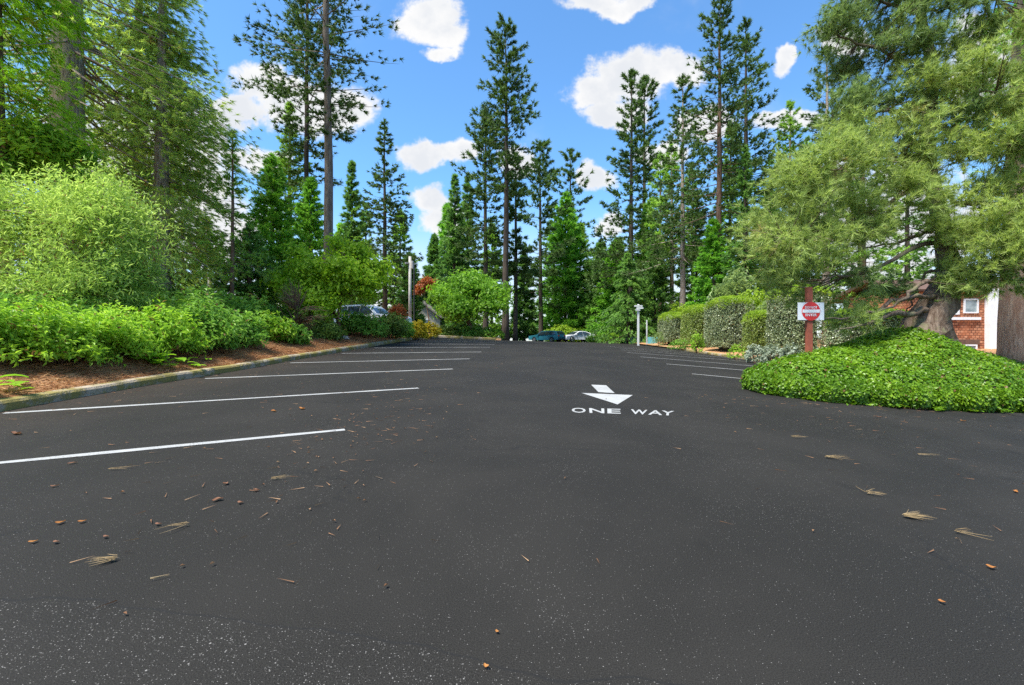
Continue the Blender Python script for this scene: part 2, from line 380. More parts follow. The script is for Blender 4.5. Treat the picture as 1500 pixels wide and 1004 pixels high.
M['post_red'] = plain('redwood_stain', (.30, .075, .04), .8, .2, 8, bump=.3)
M['sign_white'] = plain('sign_white', (.74, .74, .74), .45, .03)
M['sign_red'] = plain('sign_red', (.62, .022, .022), .4, .06)
M['white_wood'] = plain('weathered_white_wood', (.62, .63, .62), .7, .08, 12)
M['grey_pole'] = plain('weathered_pole_grey', (.36, .34, .31), .85, .2, 5, bump=.3)
M['teal'] = plain('teal_paint', (.05, .25, .28), .6, .1)
M['aqua'] = plain('aqua_paint', (.14, .45, .52), .6, .1)
M['beige'] = plain('beige_siding', (.40, .37, .28), .8, .06)
M['roof'] = plain('grey_brown_shingles', (.15, .14, .12), .9, .25, 5, bump=.5)
M['trim_white'] = plain('white_trim', (.70, .71, .72), .6, .05)
M['darkwood'] = plain('dark_brown_boards', (.11, .06, .04), .85, .25, 6)
M['car_white'] = plain('white_car_paint', (.74, .75, .76), .22, .02)
M['car_teal'] = plain('teal_car_paint', (.035, .19, .24), .25, .08)
M['rubber'] = plain('tyre_rubber', (.018, .018, .018), .85, .1)
M['alloy'] = plain('alloy_rim', (.45, .45, .46), .35, .1, metal=.8)
M['black'] = plain('black_trim', (.02, .02, .022), .5, .1)
M['lamp_red'] = plain('red_tail_lens', (.45, .03, .02), .25, .1)
M['lamp_clear'] = plain('clear_lens', (.55, .58, .6), .12, .1)
M['stone'] = plain('grey_stone', (.30, .27, .24), .9, .2, 5, bump=.5)
m, n = mat('car_glass'); finish(n, (.03, .045, .05), .06, spec=.8); M['glass'] = m
m, n = mat('window_glass')
tc = n.n('ShaderNodeTexCoord').outputs['Object']
finish(n, n.mix(n.step(n.noise(tc, 1.6, 3), .4, .6), (.12, .16, .17), (.30, .36, .37)), .05, spec=1.0); M['pane'] = m
m, n = mat('red_shingle'); M['shingle'] = m
tc = n.n('ShaderNodeTexCoord').outputs['Object']
sw = n.n('ShaderNodeSeparateXYZ'); n.l(tc, sw.inputs[0])
cw = n.n('ShaderNodeCombineXYZ'); n.l(n.m('ADD', sw.outputs[0], sw.outputs[1]), cw.inputs[0]); n.l(sw.outputs[2], cw.inputs[1])
br = n.n('ShaderNodeTexBrick'); n.l(cw.outputs[0], br.inputs['Vector'])
br.inputs['Scale'].default_value = 1.0; br.inputs['Brick Width'].default_value = .20; br.inputs['Row Height'].default_value = .135
br.inputs['Mortar Size'].default_value = .014; br.inputs['Bias'].default_value = 0
br.inputs['Color1'].default_value = (.27, .088, .042, 1); br.inputs['Color2'].default_value = (.54, .26, .145, 1); br.inputs['Mortar'].default_value = (.06, .02, .012, 1)
finish(n, n.mix(n.step(n.noise(tc, 1.5, 4), .45, .65, 0, .5), br.outputs[0], (.42, .14, .06)), .85, br.outputs['Fac'], -.8, .02, spec=.2)

# ------------------------------------------------------------------ setting
def struct(o): o['kind'] = 'structure'; return o

X = np.concatenate([np.arange(-60, -14, 2.), np.arange(-14, 18.01, .5), np.arange(20, 61, 2.)]); Y = np.concatenate([np.arange(-16, 70, .5), np.arange(70, 76.1, 2)])
gx, gy = np.meshgrid(X, Y, indexing='ij')
b = MB(); b.grid(np.stack([gx, gy, G(gx, gy)], -1)); lot = struct(b.build('parking_lot', M['asphalt'], smooth=True))
r = np.concatenate([[0], np.geomspace(6, 1500, 40)]); th = np.linspace(0, 2 * math.pi, 97)
rr, tt = np.meshgrid(r, th, indexing='ij'); gx = rr * np.cos(tt); gy = 30 + rr * np.sin(tt)
gz = G(np.clip(gx, -60, 60), np.clip(gy, -16, 76)) - .25 - .045 * np.clip(rr - 44, 0, 250) - .01 * np.clip(rr - 300, 0, None)
b = MB(); b.grid(np.stack([gx, gy, gz], -1)); struct(b.build('ground', M['floor'], smooth=True))

# left bank behind the kerb
ys = np.arange(-14, 44.1, .35); ds = np.concatenate([np.arange(0, 8, .25), np.arange(8, 30, 1.5)])
yy, dd = np.meshgrid(ys, ds, indexing='ij'); xx = kx(yy) - .14 - dd
zz = bank(xx, yy) + .03 * np.sin(xx * 5.3 + 1.7 * yy) * sm(dd, .1, 1)
b = MB(); b.grid(np.stack([xx, yy, zz], -1)); struct(b.build('bank', M['soil'], smooth=True))
# right hedge bed
ys = np.arange(14, 46, .5); xs = np.concatenate([np.arange(RKX + .12, RKX + 6, .4), np.arange(RKX + 6, 45, 2)])
xx, yy = np.meshgrid(xs, ys, indexing='ij'); b = MB(); zb_ = bed(xx, yy); zb_ = np.where(yy < 15.2, G(xx, yy) + .06 + (zb_ - G(xx, yy) - .06) * sm(yy, 14, 15.2), zb_); zb_[:, 0] -= .2; b.grid(np.stack([xx, yy, zb_], -1)); struct(b.build('planting_bed', M['soil'], smooth=True))

def kerb(name, P2, hgt, wid, side):
    """a concrete kerb of rounded section swept along P2; side = which way its back lies"""
    P2 = np.asarray(P2, float); seg = np.linalg.norm(np.diff(P2, axis=0), axis=1); s = np.concatenate([[0], np.cumsum(seg)])
    t = np.arange(0, s[-1], .2); Q = np.stack([np.interp(t, s, P2[:, 0]), np.interp(t, s, P2[:, 1])], 1)
    k = np.ones(5) / 5
    Q[2:-2] = np.stack([np.convolve(Q[:, i], k, 'valid') for i in (0, 1)], 1)
    T = np.gradient(Q, axis=0); T /= np.linalg.norm(T, axis=1)[:, None]; N = np.stack([T[:, 1], -T[:, 0]], 1) * side
    prof = [(0, -.12), (.005, hgt * .7), (.03, hgt * .95), (.06, hgt), (wid, hgt + .01), (wid + .01, -.12)]
    z = G(Q[:, 0], Q[:, 1]); jit = .006 * np.sin(t * 1.7) + .004 * np.sin(t * 6.1)
    V = np.stack([np.stack([Q[:, 0] + N[:, 0] * (o + jit), Q[:, 1] + N[:, 1] * (o + jit), z + h + jit * .7 * (h > 0)], 1) for o, h in prof], 1)
    b = MB(); b.grid(V); return struct(b.build(name, M['kerb'], smooth=False))
kerb('kerb', LK, .14, .16, -1)
kerb('kerb', [(RKX, 13), (RKX, 20), (RKX, 27), (RKX + .2, 34), (RKX + .4, 42), (RKX + 1.5, 45)], .13, .15, 1)
ISL = np.array([(5.33, 10.3), (5.36, 9.85), (5.6, 9.45), (6.1, 9.18), (6.8, 9.06), (7.6, 9.0), (8.4, 9.03), (9.5, 9.25), (10.9, 9.66), (12.6, 10.3), (14.6, 11.2), (17, 12.6), (19, 14.4), (18.5, 16.5),
                (15.5, 16.0), (12.5, 15.2), (10, 14.2), (8.2, 13.0), (6.6, 11.9), (5.7, 11.1), (5.33, 10.3)])
kerb('kerb', ISL, .13, .14, -1)

# painted markings: parts of the lot
def lotz(P, lift=.004):
    P = np.asarray(P, float); return np.stack([P[:, 0], P[:, 1], G(P[:, 0], P[:, 1]) + lift], 1)
def stripe(a, c, wd=.088):
    a = np.array(a); c = np.array(c); n_ = 14; t = np.linspace(0, 1, n_)[:, None]; L = a + (c - a) * t
    d = (c - a) / np.linalg.norm(c - a); nn = np.array([-d[1], d[0]])
    rg = np.random.default_rng(int(abs(a[1]) * 100)); wv = wd / 2 * (1 + .12 * rg.standard_normal((n_, 1)))
    V = np.stack([lotz(L - nn * wv), lotz(L + nn * wv)], 1)
    b = MB(); b.grid(V); return b.build('parking_line', M['paint'], lot)
lp = [((505, 630), (0, 679), .9), ((613, 569), (5, 606), 0), ((663, 541), (300, 555), 0), ((688, 526), (425, 532), 0), ((705, 516), (500, 518), 0), ((718, 509), (548, 510), 0)]
for a, c, ext in lp:
    A = np.array(gp(*a)); C = np.array(gp(*c)); stripe(A, C + (C - A) / np.linalg.norm(C - A) * ext)
for y0 in (22.9, 25.9, 28.9): stripe((-.88 + .07 * (y0 - 22.9), y0), (-5.25, y0 - 1.9))
for (a, c) in [((5.12, 12.96), (6.9, 12.45)), ((5.39, 15.9), (11.0, 15.15)), ((5.31, 18.84), (11.2, 17.75)), ((5.5, 21.8), (11.4, 21.1)), ((6.0, 24.9), (11.6, 24.15)), ((6.3, 28.0), (11.6, 27.3)), ((6.5, 31.1), (11.7, 30.4))]:
    stripe(a, c)
for nm, P in (('arrow_shaft', [(866, 564.1), (888, 565), (900.5, 576.5), (876.7, 575)]), ('arrow_head', [(852, 576.3), (927, 579.4), (904.7, 593.2)])):
    q = lotz([gp(*p) for p in P][::-1]); b = MB(); b.poly(q); b.build(nm, M['paint'], lot)

def text_mesh(body):
    c = bpy.data.curves.new('lettering', 'FONT'); c.body = body; c.resolution_u = 3; c.offset = .018
    o = bpy.data.objects.new('lettering', c); COL.objects.link(o); bpy.context.view_layer.update()
    me = bpy.data.meshes.new_from_object(o.evaluated_get(bpy.context.evaluated_depsgraph_get()))
    bpy.data.objects.remove(o); bpy.data.curves.remove(c)
    n_ = len(me.vertices); V = np.zeros(n_ * 3); me.vertices.foreach_get('co', V); V = V.reshape(-1, 3)
    V[:, :2] -= V[:, :2].min(0); V[:, :2] /= V[:, :2].max(0); V[:, 2] = 0
    return me, V
BL, BR, TL, TR = [np.array(gp(*p)) for p in ((838, 605.2), (987, 609.6), (837, 598), (988, 603))]
def road_text(body, u0, u1):
    me, V = text_mesh(body); u = (u0 + (u1 - u0) * V[:, 0])[:, None]; t = V[:, 1:2]
    Pp = (BL * (1 - u) + BR * u) * (1 - t) + (TL * (1 - u) + TR * u) * t
    me.vertices.foreach_set('co', lotz(Pp).astype(np.float32).ravel()); me.materials.clear(); me.materials.append(M['paint']); me.update()
    link('road_lettering', me, lot)
for ch, a, c in (('O', 0, .135), ('N', .17, .315), ('E', .345, .475), ('W', .575, .735), ('A', .745, .885), ('Y', .875, 1.0)): road_text(ch, a, c)

# ------------------------------------------------------------------ plant builders
def unit(A): return A / (np.linalg.norm(A, axis=-1, keepdims=True) + 1e-9)

def blades(mb, C, Dr, npb, L, Wd, spread, rg, up=0.0, back=.15):
    """npb needle blades at each centre C about direction Dr"""
    n_ = len(C); Cn = np.repeat(C, npb, 0); d = unit(np.repeat(Dr, npb, 0) + rg.standard_normal((n_ * npb, 3)) * spread + np.array([0, 0, up]))
    l = L * rg.uniform(.6, 1.15, (n_ * npb, 1))
    s = unit(np.cross(d, rg.standard_normal((n_ * npb, 3)))) * Wd * rg.uniform(.7, 1.2, (n_ * npb, 1)) * .5
    b0 = Cn - d * l * back
    V = np.stack([b0 - s, b0 + s, b0 + d * l], 1)
    mb.add(V, np.arange(n_ * npb * 3))

def leaves(mb, C, Dr, N, L, Wd, rg, fold=.12, droop=.12):
    n_ = len(C); d = unit(Dr); s = unit(np.cross(d, N)); nn = np.cross(s, d)
    l = (L * rg.uniform(.65, 1.2, (n_, 1))); wd = Wd * rg.uniform(.75, 1.2, (n_, 1)) * .5
    mid_ = C + d * l * .48
    V = np.stack([C, mid_ + s * wd + nn * l * fold, C + d * l - nn * l * droop, mid_ - s * wd + nn * l * fold], 1)
    i = np.arange(n_)[:, None] * 4
    mb.add(V, np.concatenate([i + [[0, 1, 2]], i + [[0, 2, 3]]], 0))

def conifer(name, label, base, H, R, seed, foliage, bark, cb=.25, nb=110, prof=1.0, tufts=8, npb=11, bl=.42, bw=.075, spread=.55,
            ang=(-.25, .6), curve=.15, tr=None, group=None, lat=.30, tmin=.35, lean=(0, 0), sides=8, top=.0, gap=.25, cat='tree', up=.15, irregular=.35, limb=True, sector=None, crown_lo=.0, face=None):
    rg = np.random.default_rng(seed); base = np.array(base, float)
    t = thing(name, label, cat, base, group)
    tr = tr or H * .009 + .08
    k = 14; hh = np.linspace(-.02, 1, k); wob = rg.standard_normal((k, 2)).cumsum(0) * H * .0009
    ax = np.stack([lean[0] * hh * H + wob[:, 0], lean[1] * hh * H + wob[:, 1], hh * H], 1)
    rad = tr * np.clip(1 - hh, 0, 1) ** .75 + .012; rad[0] *= 1.35; rad[1] *= 1.08
    mb = MB(); wb = 1 + .06 * rg.standard_normal((k, sides)); mb.tube(ax, rad, sides, wob=wb)
    cr = MB(); z0 = cb
    hs = z0 + (1 - z0) * np.sort(rg.uniform(0, 1, nb) ** .9)
    az0 = rg.uniform(0, 6.28); rg_a = rg.uniform(0, 6.28)
    for i, h in enumerate(hs):
        u = (h - z0) / (1 - z0)
        L = R * (max(1 - u, 0) ** prof * (1 - top) + top * (u < .97)) * (1 + irregular * rg.uniform(-1, .7)) + .02 * R
        if limb: L *= 1 + .22 * math.cos(rg_a + u * 5) + .20 * math.sin(u * 17 + rg_a * 3) * (1 - u)
        if crown_lo and u < crown_lo: L *= .45 + .55 * u / crown_lo
        if rg.uniform() < gap * .5: L *= .5
        az0 += 2.4 + rg.uniform(-.5, .5); a = az0
        if sector is not None: a = rg.uniform(*sector)
        if face is not None and abs((a - face[0] + math.pi) % (2 * math.pi) - math.pi) < face[1] and rg.uniform() < face[2]: continue
        p0 = np.array([np.interp(h, hh, ax[:, j]) for j in range(3)])
        s1 = ang[0] + (ang[1] - ang[0]) * u + rg.uniform(-.15, .15)
        tt_ = np.linspace(0, 1, 5)[:, None]; dh = np.array([math.cos(a), math.sin(a), 0.]); side = np.array([-dh[1], dh[0], 0.])
        bend = side * rg.uniform(-.15, .15) * L
        bp = lambda q: p0 + dh * L * q + np.array([0, 0, 1.]) * L * (s1 * q + curve * q * q) + bend * q * q
        if limb: mb.tube(bp(tt_), np.linspace(max(.010, min(.05, L * .012)), .004, 5), 3, cap=False)
        nt = max(2, int(tufts * (L / R * 1.2 + .25) * (1 if rg.uniform() > gap else .4)))
        q = rg.uniform(tmin, 1.02, (nt, 1)); q[0] = 1.0
        C = bp(q) + side * L * lat * (1.08 - q * .75) * rg.uniform(-1, 1, (nt, 1)) + np.array([0, 0, 1.]) * L * .05 * rg.standard_normal((nt, 1))
        dr = dh * .9 + np.array([0, 0, s1 + 2 * curve * .8]) * .5 + side * rg.uniform(-.6, .6, (nt, 1))
        blades(cr, C, unit(dr), npb, bl, bw, spread, rg, up=up)
    nt = 6; C = ax[-1] + np.stack([np.zeros(nt), np.zeros(nt), -np.linspace(0, .035 * H, nt)], 1)
    blades(cr, C, np.tile([[0, 0, 1.]], (nt, 1)), npb, bl, bw, spread, rg)
    mb.build('trunk', bark, t, smooth=True); cr.build('crown', foliage, t)
    return t

def lumpy(rg, n_, k=7, amp=.28):
    """points on a lumpy unit ball, with their outward directions"""
    d = unit(rg.standard_normal((n_, 3))); ax_ = unit(rg.standard_normal((k, 3)))
    r_ = 1 - amp * .6 + amp * np.max(np.clip(d @ ax_.T, 0, 1) ** 3, 1) + amp * .35 * np.sin(5 * d[:, 0] + 4 * d[:, 2] + rg.uniform(0, 6)) * np.sin(4 * d[:, 1] + rg.uniform(0, 6))
    return d, r_

def shrub(name, label, base, rx, ry, h, seed, foliage, nl=5000, L=.11, Wd=.04, cat='shrub', group=None, ros=7, low=-.45, amp=.3, tilt=.55, stems=6, zc=.42, deep=.35, droop=.12, spray=.8):
    rg = np.random.default_rng(seed); base = np.array(base, float); t = thing(name, label, cat, base, group)
    nc = nl // ros; d, r_ = lumpy(rg, int(nc * 1.7), 9, amp); keep = d[:, 2] > low; d = d[keep][:nc]; r_ = r_[keep][:nc]
    r_ = r_ * (1 - deep * rg.uniform(0, 1, len(d)) ** 2.2)
    sc = np.array([rx, ry, h * (1 - zc)]); C = d * r_[:, None] * sc + np.array([0, 0, h * zc])
    C[:, 2] = np.maximum(C[:, 2], .02 + .04 * rg.uniform(0, 1, len(C)))
    o = unit(d / sc * sc.mean()); f = MB()
    ax_ = unit(o + np.array([0, 0, .55]) + .25 * rg.standard_normal(o.shape))
    Cn = np.repeat(C, ros, 0); An = np.repeat(ax_, ros, 0)
    side = unit(np.cross(An, rg.standard_normal(An.shape)))
    dr = unit(An * tilt + side)
    leaves(f, Cn + An * (rg.uniform(-1.0, 1.0, (len(Cn), 1)) * spray) * L, dr, unit(An + .2 * rg.standard_normal(An.shape)), L, Wd, rg, droop=droop)
    f.build('foliage', foliage, t)
    if stems:
        sb = MB()
        for c in C[rg.integers(0, len(C), stems)]:
            c = c * .9; q = np.linspace(0, 1, 4)[:, None]; p0 = np.array([rg.uniform(-.15, .15) * rx, rg.uniform(-.15, .15) * ry, -.05])
            sb.tube(p0 + (c - p0) * q + np.array([0, 0, 1.]) * np.sin(q * 3.1) * .08 * h, np.linspace(.018 * max(h, .6), .006, 4), 4, cap=False)
        sb.build('stem', M['twig'], t)
    return t

def blob_tree(name, label, base, trunk, blobs, seed, foliage, bark, nl, L, Wd, cat='tree', ros=6, limbs=40, flat=.6, tr=.08, tilt=.4, droop=.1, needles=False, npb=20, spread=.5, group=None, hang=0, spray=0, up=.5, split=0, sub=.42):
    """a tree given by its trunk line and the clumps (ellipsoids) its leaves fill; limbs reach from the trunk into the clumps"""
    rg = np.random.default_rng(seed); base = np.array(base, float); t = thing(name, label, cat, base, group)
    trunk = np.asarray(trunk, float) - base
    tb = MB(); k = len(trunk); tb.tube(trunk, tr * np.linspace(1, .35, k), 10, wob=1 + .07 * rg.standard_normal((k, 10)))
    if split:
        nb_ = []
        for b_ in blobs:
            for _ in range(split):
                dd_ = unit(rg.standard_normal(3)) * rg.uniform(.45, 1.0); k_ = sub * rg.uniform(.6, 1.3)
                nb_.append((b_[0] + dd_[0] * b_[3] * .85, b_[1] + dd_[1] * b_[4] * .85, b_[2] + dd_[2] * b_[5] * .85, b_[3] * k_, b_[4] * k_, b_[5] * k_))
        blobs = nb_
    f = MB(); vol = np.array([b_[3] * b_[4] * b_[5] for b_ in blobs]) ** .67; vol /= vol.sum()
    for b_, vv in zip(blobs, vol):
        c0 = np.array(b_[:3]) - base; sc = np.array(b_[3:6]); nc = max(3, int(nl * vv / (1 if needles else ros)))
        d, r_ = lumpy(rg, nc, 6, .35); r_ = r_ * rg.uniform(.1, 1, nc) ** .45
        C = c0 + d * r_[:, None] * sc
        o = unit(d * np.array([1, 1, flat]) + np.array([0, 0, .35 - hang]) + .3 * rg.standard_normal(d.shape))
        if needles: blades(f, C, o, npb, L, Wd, spread, rg)
        else:
            Cn = np.repeat(C, ros, 0); An = np.repeat(unit(np.array([[0, 0, up]]) + .6 * d + .4 * rg.standard_normal(d.shape)), ros, 0)
            if spray:
                qq = rg.uniform(-.3, 1, (len(Cn), 1)); Cn = Cn + An * qq * spray * L + np.array([0, 0, -1.]) * qq ** 2 * spray * L * .25
            dr = unit(An * tilt + unit(np.cross(An, rg.standard_normal(An.shape))))
            leaves(f, Cn + rg.standard_normal(Cn.shape) * L * .35, dr, unit(An + .3 * rg.standard_normal(An.shape)), L, Wd, rg, droop=droop)
        nlm = max(1, int(limbs * vv))
        for c in C[rg.integers(0, nc, nlm)]:
            j = np.argmin(np.linalg.norm(trunk - c + np.array([0, 0, .35 * np.linalg.norm(sc)]), axis=1)); p0 = trunk[j]
            q = np.linspace(0, 1, 6)[:, None]; dv = c - p0; ln = np.linalg.norm(dv)
            tb.tube(p0 + dv * q + np.array([0, 0, 1.]) * np.sin(q * 3.14) * ln * rg.uniform(-.02, .12) + rg.standard_normal((6, 3)) * ln * .012 * np.sin(q * 3.14),
                    np.linspace(min(tr * .4, .012 + ln * .009), .006, 6), 4, cap=False)
    tb.build('trunk', bark, t, smooth=True); f.build('crown', foliage, t)
    return t

def gz(x, y):
    return float(bank(x, y)) if x < kx(y) - .2 and y < 34 else (float(bed(x, y)) if x > RKX + .15 and y > 13 and y < 46 else float(G(np.clip(x, -60, 60), min(y, 76))))
def base_at(px, Y):
    x = (px - 750) / FPX * Y; return (x, Y, gz(x, Y) - .05)
def height_to(py, Y, z0): return CZ + (502 - py) / FPX * Y - z0
#---PART2---

# ------------------------------------------------------------------ tall conifers
# kinds: (foliage, bark, keyword settings)
KINDS = {
    'pine': dict(foliage='n_pine', bark='bark_far', cb=.30, nb=135, prof=.55, tufts=17, npb=12, bl=0.5, bw=0.105, spread=.62, ang=(-.30, .75), curve=.12, gap=.35, irregular=.5, top=.12),
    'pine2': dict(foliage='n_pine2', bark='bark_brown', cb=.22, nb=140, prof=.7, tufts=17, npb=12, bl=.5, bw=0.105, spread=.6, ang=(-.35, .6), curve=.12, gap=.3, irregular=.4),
    'fir': dict(foliage='n_fir', bark='bark_far', cb=.07, nb=200, prof=.85, tufts=20, npb=11, bl=.45, bw=0.105, spread=.5, ang=(-.35, .35), curve=.15, gap=.15, irregular=.3, tmin=.2, up=-.05, limb=False),
    'cedar': dict(foliage='n_cedar', bark='bark_brown', cb=.03, nb=260, prof=.8, tufts=22, npb=11, bl=.5, bw=0.115, spread=.45, ang=(-.25, .5), curve=.05, gap=.1, irregular=.28, tmin=.2, up=-.1, limb=False),
    'deodar': dict(foliage='n_deodar', bark='bark_far', cb=.05, nb=110, prof=.8, tufts=30, npb=11, bl=.40, bw=0.085, spread=.4, ang=(.05, .4), curve=-.42, gap=.1, irregular=.3, tmin=.25, up=-.45, lat=.38),
}
def T(px, Y, top, hw, kind, label, seed, group=None, name=None, **kw):
    x, y, z = base_at(px, Y); k = dict(KINDS[kind]); k.update(kw)
    R = hw * {'pine': 1.3, 'pine2': 1.3, 'fir': 1.2, 'cedar': 1.12, 'deodar': 1.1}[kind] / FPX * Y; H = height_to(top, Y, z); sc = min(1.6, max(.45, Y / 45.))
    k['bl'] *= sc; k['bw'] *= sc
    fo = M[k.pop('foliage')]; ba = M[k.pop('bark')]
    return conifer(name or {'pine': 'pine_tree', 'pine2': 'pine_tree', 'fir': 'fir_tree', 'cedar': 'cedar_tree', 'deodar': 'deodar_tree'}[kind], label, (x, y, z), H, R, seed, fo, ba, group=group, **k)
GL = 'conifers along the left of the lot'; GC = 'conifers beyond the far end of the lot'; GR = 'conifers behind the hedges on the right'

# centre and left centre
T(740, 46, 40, 40, 'pine', 'tallest dark pine near the middle, standing alone with bare lower trunk and full top', 11, GC, cb=.46, nb=150, tr=.34, tufts=18, prof=.42, crown_lo=.3)
T(711, 50, 168, 34, 'pine', 'shorter dark pine close on the left of the tallest middle pine', 12, GC, cb=.26, nb=140)
T(664, 52, 258, 26, 'fir', 'narrow dark fir rising behind the round dogwood tree', 13, GC)
T(684, 58, 262, 22, 'fir', 'slim dark fir squeezed between narrow fir and the shorter middle pine', 14, GC)
T(636, 56, 345, 22, 'fir', 'small pointed fir behind the orange leaved branch', 15, GC)
T(563, 40, 176, 46, 'fir', 'even pyramid of dark fir with open layered branches left of the middle sky', 16, GC, foliage='n_pine', cb=.16, nb=140, tufts=17, gap=.3, limb=True)
T(600, 44, 372, 20, 'fir', 'low fir behind the grey utility pole', 17, GC)
T(514, 34, 238, 26, 'fir', 'small dark fir peeking out right of the thick bare trunk', 18, GL)
T(755, 54, 225, 20, 'pine', 'slender pine with thin stem just right of the tallest middle pine', 19, GC, cb=.25, nb=100)
T(792, 68, 210, 32, 'pine', 'round topped dark pine left of the broad green cedar', 20, GC, cb=.20, nb=110, prof=.5)
T(836, 80, 220, 26, 'pine', 'dark pine whose tip shows above the broad green cedar', 21, GC, cb=.2, nb=110)
T(828, 74, 285, 46, 'cedar', 'broad pointed bright green cedar behind the teal car', 22, GC, foliage='n_cedar', nb=260)
T(880, 72, 356, 44, 'fir', 'dense low fir directly behind the white car', 23, GC, nb=200, foliage='n_fir')
T(768, 70, 372, 20, 'fir', 'small thin fir between the slender pine and round topped pine', 24, GC)
# right of centre
T(925, 60, 104, 46, 'pine', 'tall cone shaped pine with its tip against the big cloud', 30, GC, cb=.22, nb=170, prof=.95, tufts=18, foliage='n_pine', irregular=.35)
T(942, 66, 116, 24, 'pine', 'twin pine leaning in behind the cone shaped pine by the big cloud', 31, GC, cb=.35, nb=90)
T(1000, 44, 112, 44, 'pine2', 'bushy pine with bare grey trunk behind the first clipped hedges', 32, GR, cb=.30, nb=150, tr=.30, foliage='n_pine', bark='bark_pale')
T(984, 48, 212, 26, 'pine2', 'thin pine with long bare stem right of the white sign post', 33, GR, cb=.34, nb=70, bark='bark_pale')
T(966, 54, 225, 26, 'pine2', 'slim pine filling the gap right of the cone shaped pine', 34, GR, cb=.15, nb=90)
T(1053, 36, -4, 46, 'pine', 'tallest right hand pine with thick brown trunk reaching the top of the sky', 35, GR, cb=.38, nb=150, tr=.30, bark='bark_brown', tufts=18, prof=.5)
T(1092, 40, 34, 42, 'pine', 'tall open pine standing right of the thick brown trunked pine', 36, GR, cb=.28, nb=150, prof=.5, foliage='n_pine')
T(1046, 36, 322, 36, 'cedar', 'bright green pointed cedar behind the middle hedges', 37, GR, nb=230)
T(1092, 34, 215, 34, 'fir', 'dark layered fir behind the tall middle hedges', 38, GR, foliage='n_fir', nb=150, limb=True)
T(1158, 38, 150, 34, 'pine2', 'pale topped pine between the open pine and the leaning pine', 39, GR, cb=.12, nb=140, bark='bark_pale')
T(1212, 32, 70, 44, 'pine', 'dark pine partly hidden behind the upper left limbs of the leaning pine', 40, GR, cb=.10, nb=150, bark='bark_grey')
T(1128, 44, 235, 30, 'pine2', 'slim green pine low between hedges and pale topped pine', 41, GR, cb=.1, nb=120)
T(1262, 30, 130, 46, 'pine2', 'green pine standing behind the trunk of the leaning pine', 42, GR, cb=.22, nb=120, bark='bark_brown', tr=.3)
T(960, 48, 352, 34, 'fir', 'low dark fir behind the weeping deodar', 43, GR, nb=150)
T(1020, 50, 330, 28, 'fir', 'low fir seen between bare stems right of centre', 44, GR, nb=130)
T(920, 47, 372, 44, 'deodar', 'drooping light green deodar behind the white sign post', 45, GC, nb=130)
T(850, 76, 330, 44, 'fir', 'mid height green fir filling the gap right of the broad green cedar', 61, GC, nb=170, foliage='n_pine2')
T(905, 66, 352, 40, 'cedar', 'leafy green cedar behind the weeping deodar and white post', 62, GC, nb=200)
T(948, 62, 300, 34, 'cedar', 'tall soft green cedar between the twin pine and the bare stems', 63, GC, nb=200)
T(1015, 58, 250, 34, 'pine2', 'soft green pine behind the bushy pine with grey trunk', 64, GR, cb=.08, nb=150)
T(1070, 50, 180, 36, 'fir', 'green fir squeezed between the two tallest right hand pines', 65, GR, nb=170, foliage='n_pine2')
T(1125, 46, 280, 40, 'cedar', 'bright cedar low in the gap left of the pale topped pine', 66, GR, nb=200)
T(812, 84, 300, 30, 'fir', 'far fir just left of the broad green cedar', 67, GC, nb=140)
T(655, 66, 300, 34, 'cedar', 'green cedar low behind the round dogwood', 68, GC, nb=180)
T(720, 66, 330, 30, 'fir', 'far green fir between the two middle pines', 69, GC, nb=140, foliage='n_pine2')
T(585, 56, 310, 36, 'fir', 'far green fir between open layered fir and utility pole', 161, GC, nb=150, foliage='n_pine2')
T(500, 40, 330, 40, 'cedar', 'green cedar right of the thick bare trunk behind the lime maple', 162, GL, nb=190)
T(1180, 44, 210, 44, 'pine2', 'soft green pine right of the pale topped pine', 163, GR, cb=.1, nb=150)
T(1330, 36, 200, 50, 'fir', 'fir hidden deep behind the leaning pine above the shingled house', 46, GR, nb=130)
# left
T(479, 21, -330, 72, 'pine', 'tall pine with thick bare grey trunk left of the middle sky', 50, GL, cb=.34, nb=150, tr=.215, bark='bark_tall', tufts=20, tmin=.3, npb=15, bl=.6, gap=.4, prof=.35, crown_lo=.35, sides=12)
T(450, 25, -190, 58, 'pine', 'thinner pine crowded close on the left of the thick bare trunk', 51, GL, cb=.31, nb=170, tr=.16, tufts=21, npb=14, bl=.55, gap=.4, prof=.35, crown_lo=.3, foliage='n_pine')
T(424, 27, 152, 44, 'fir', 'mid green fir below the crown of the thinner left pine', 52, GL, nb=170, foliage='n_pine2', limb=True, bark='bark_brown')
T(398, 22, 228, 50, 'cedar', 'bright green young cedar left of the lime maple', 53, GL, nb=240, foliage='n_cedar')
T(455, 24, 262, 40, 'cedar', 'small bright cedar at the foot of the thick bare trunk', 54, GL, nb=200)
T(340, 16.5, 194, 36, 'fir', 'thin sparse sapling fir standing against the sky on the left bank', 55, GL, nb=80, tufts=9, gap=.5, tr=.07, limb=True, foliage='n_pine2', bark='bark_brown', cb=.2)
T(365, 19, 330, 46, 'fir', 'grey green feathery young fir on the left bank', 56, GL, nb=150, foliage='n_fir', bark='bark_brown')
T(300, 30, 320, 46, 'fir', 'distant fir behind the sweeping limbs of the big left tree', 57, GL, nb=130)
T(200, 32, 200, 60, 'fir', 'dim background fir behind the big left trunk', 58, GL, nb=130)
T(250, 36, 150, 60, 'fir', 'far background fir left of the sapling', 59, GL, nb=130)
T(535, 50, 300, 26, 'fir', 'small far fir left of the open layered fir', 60, GC, nb=110)

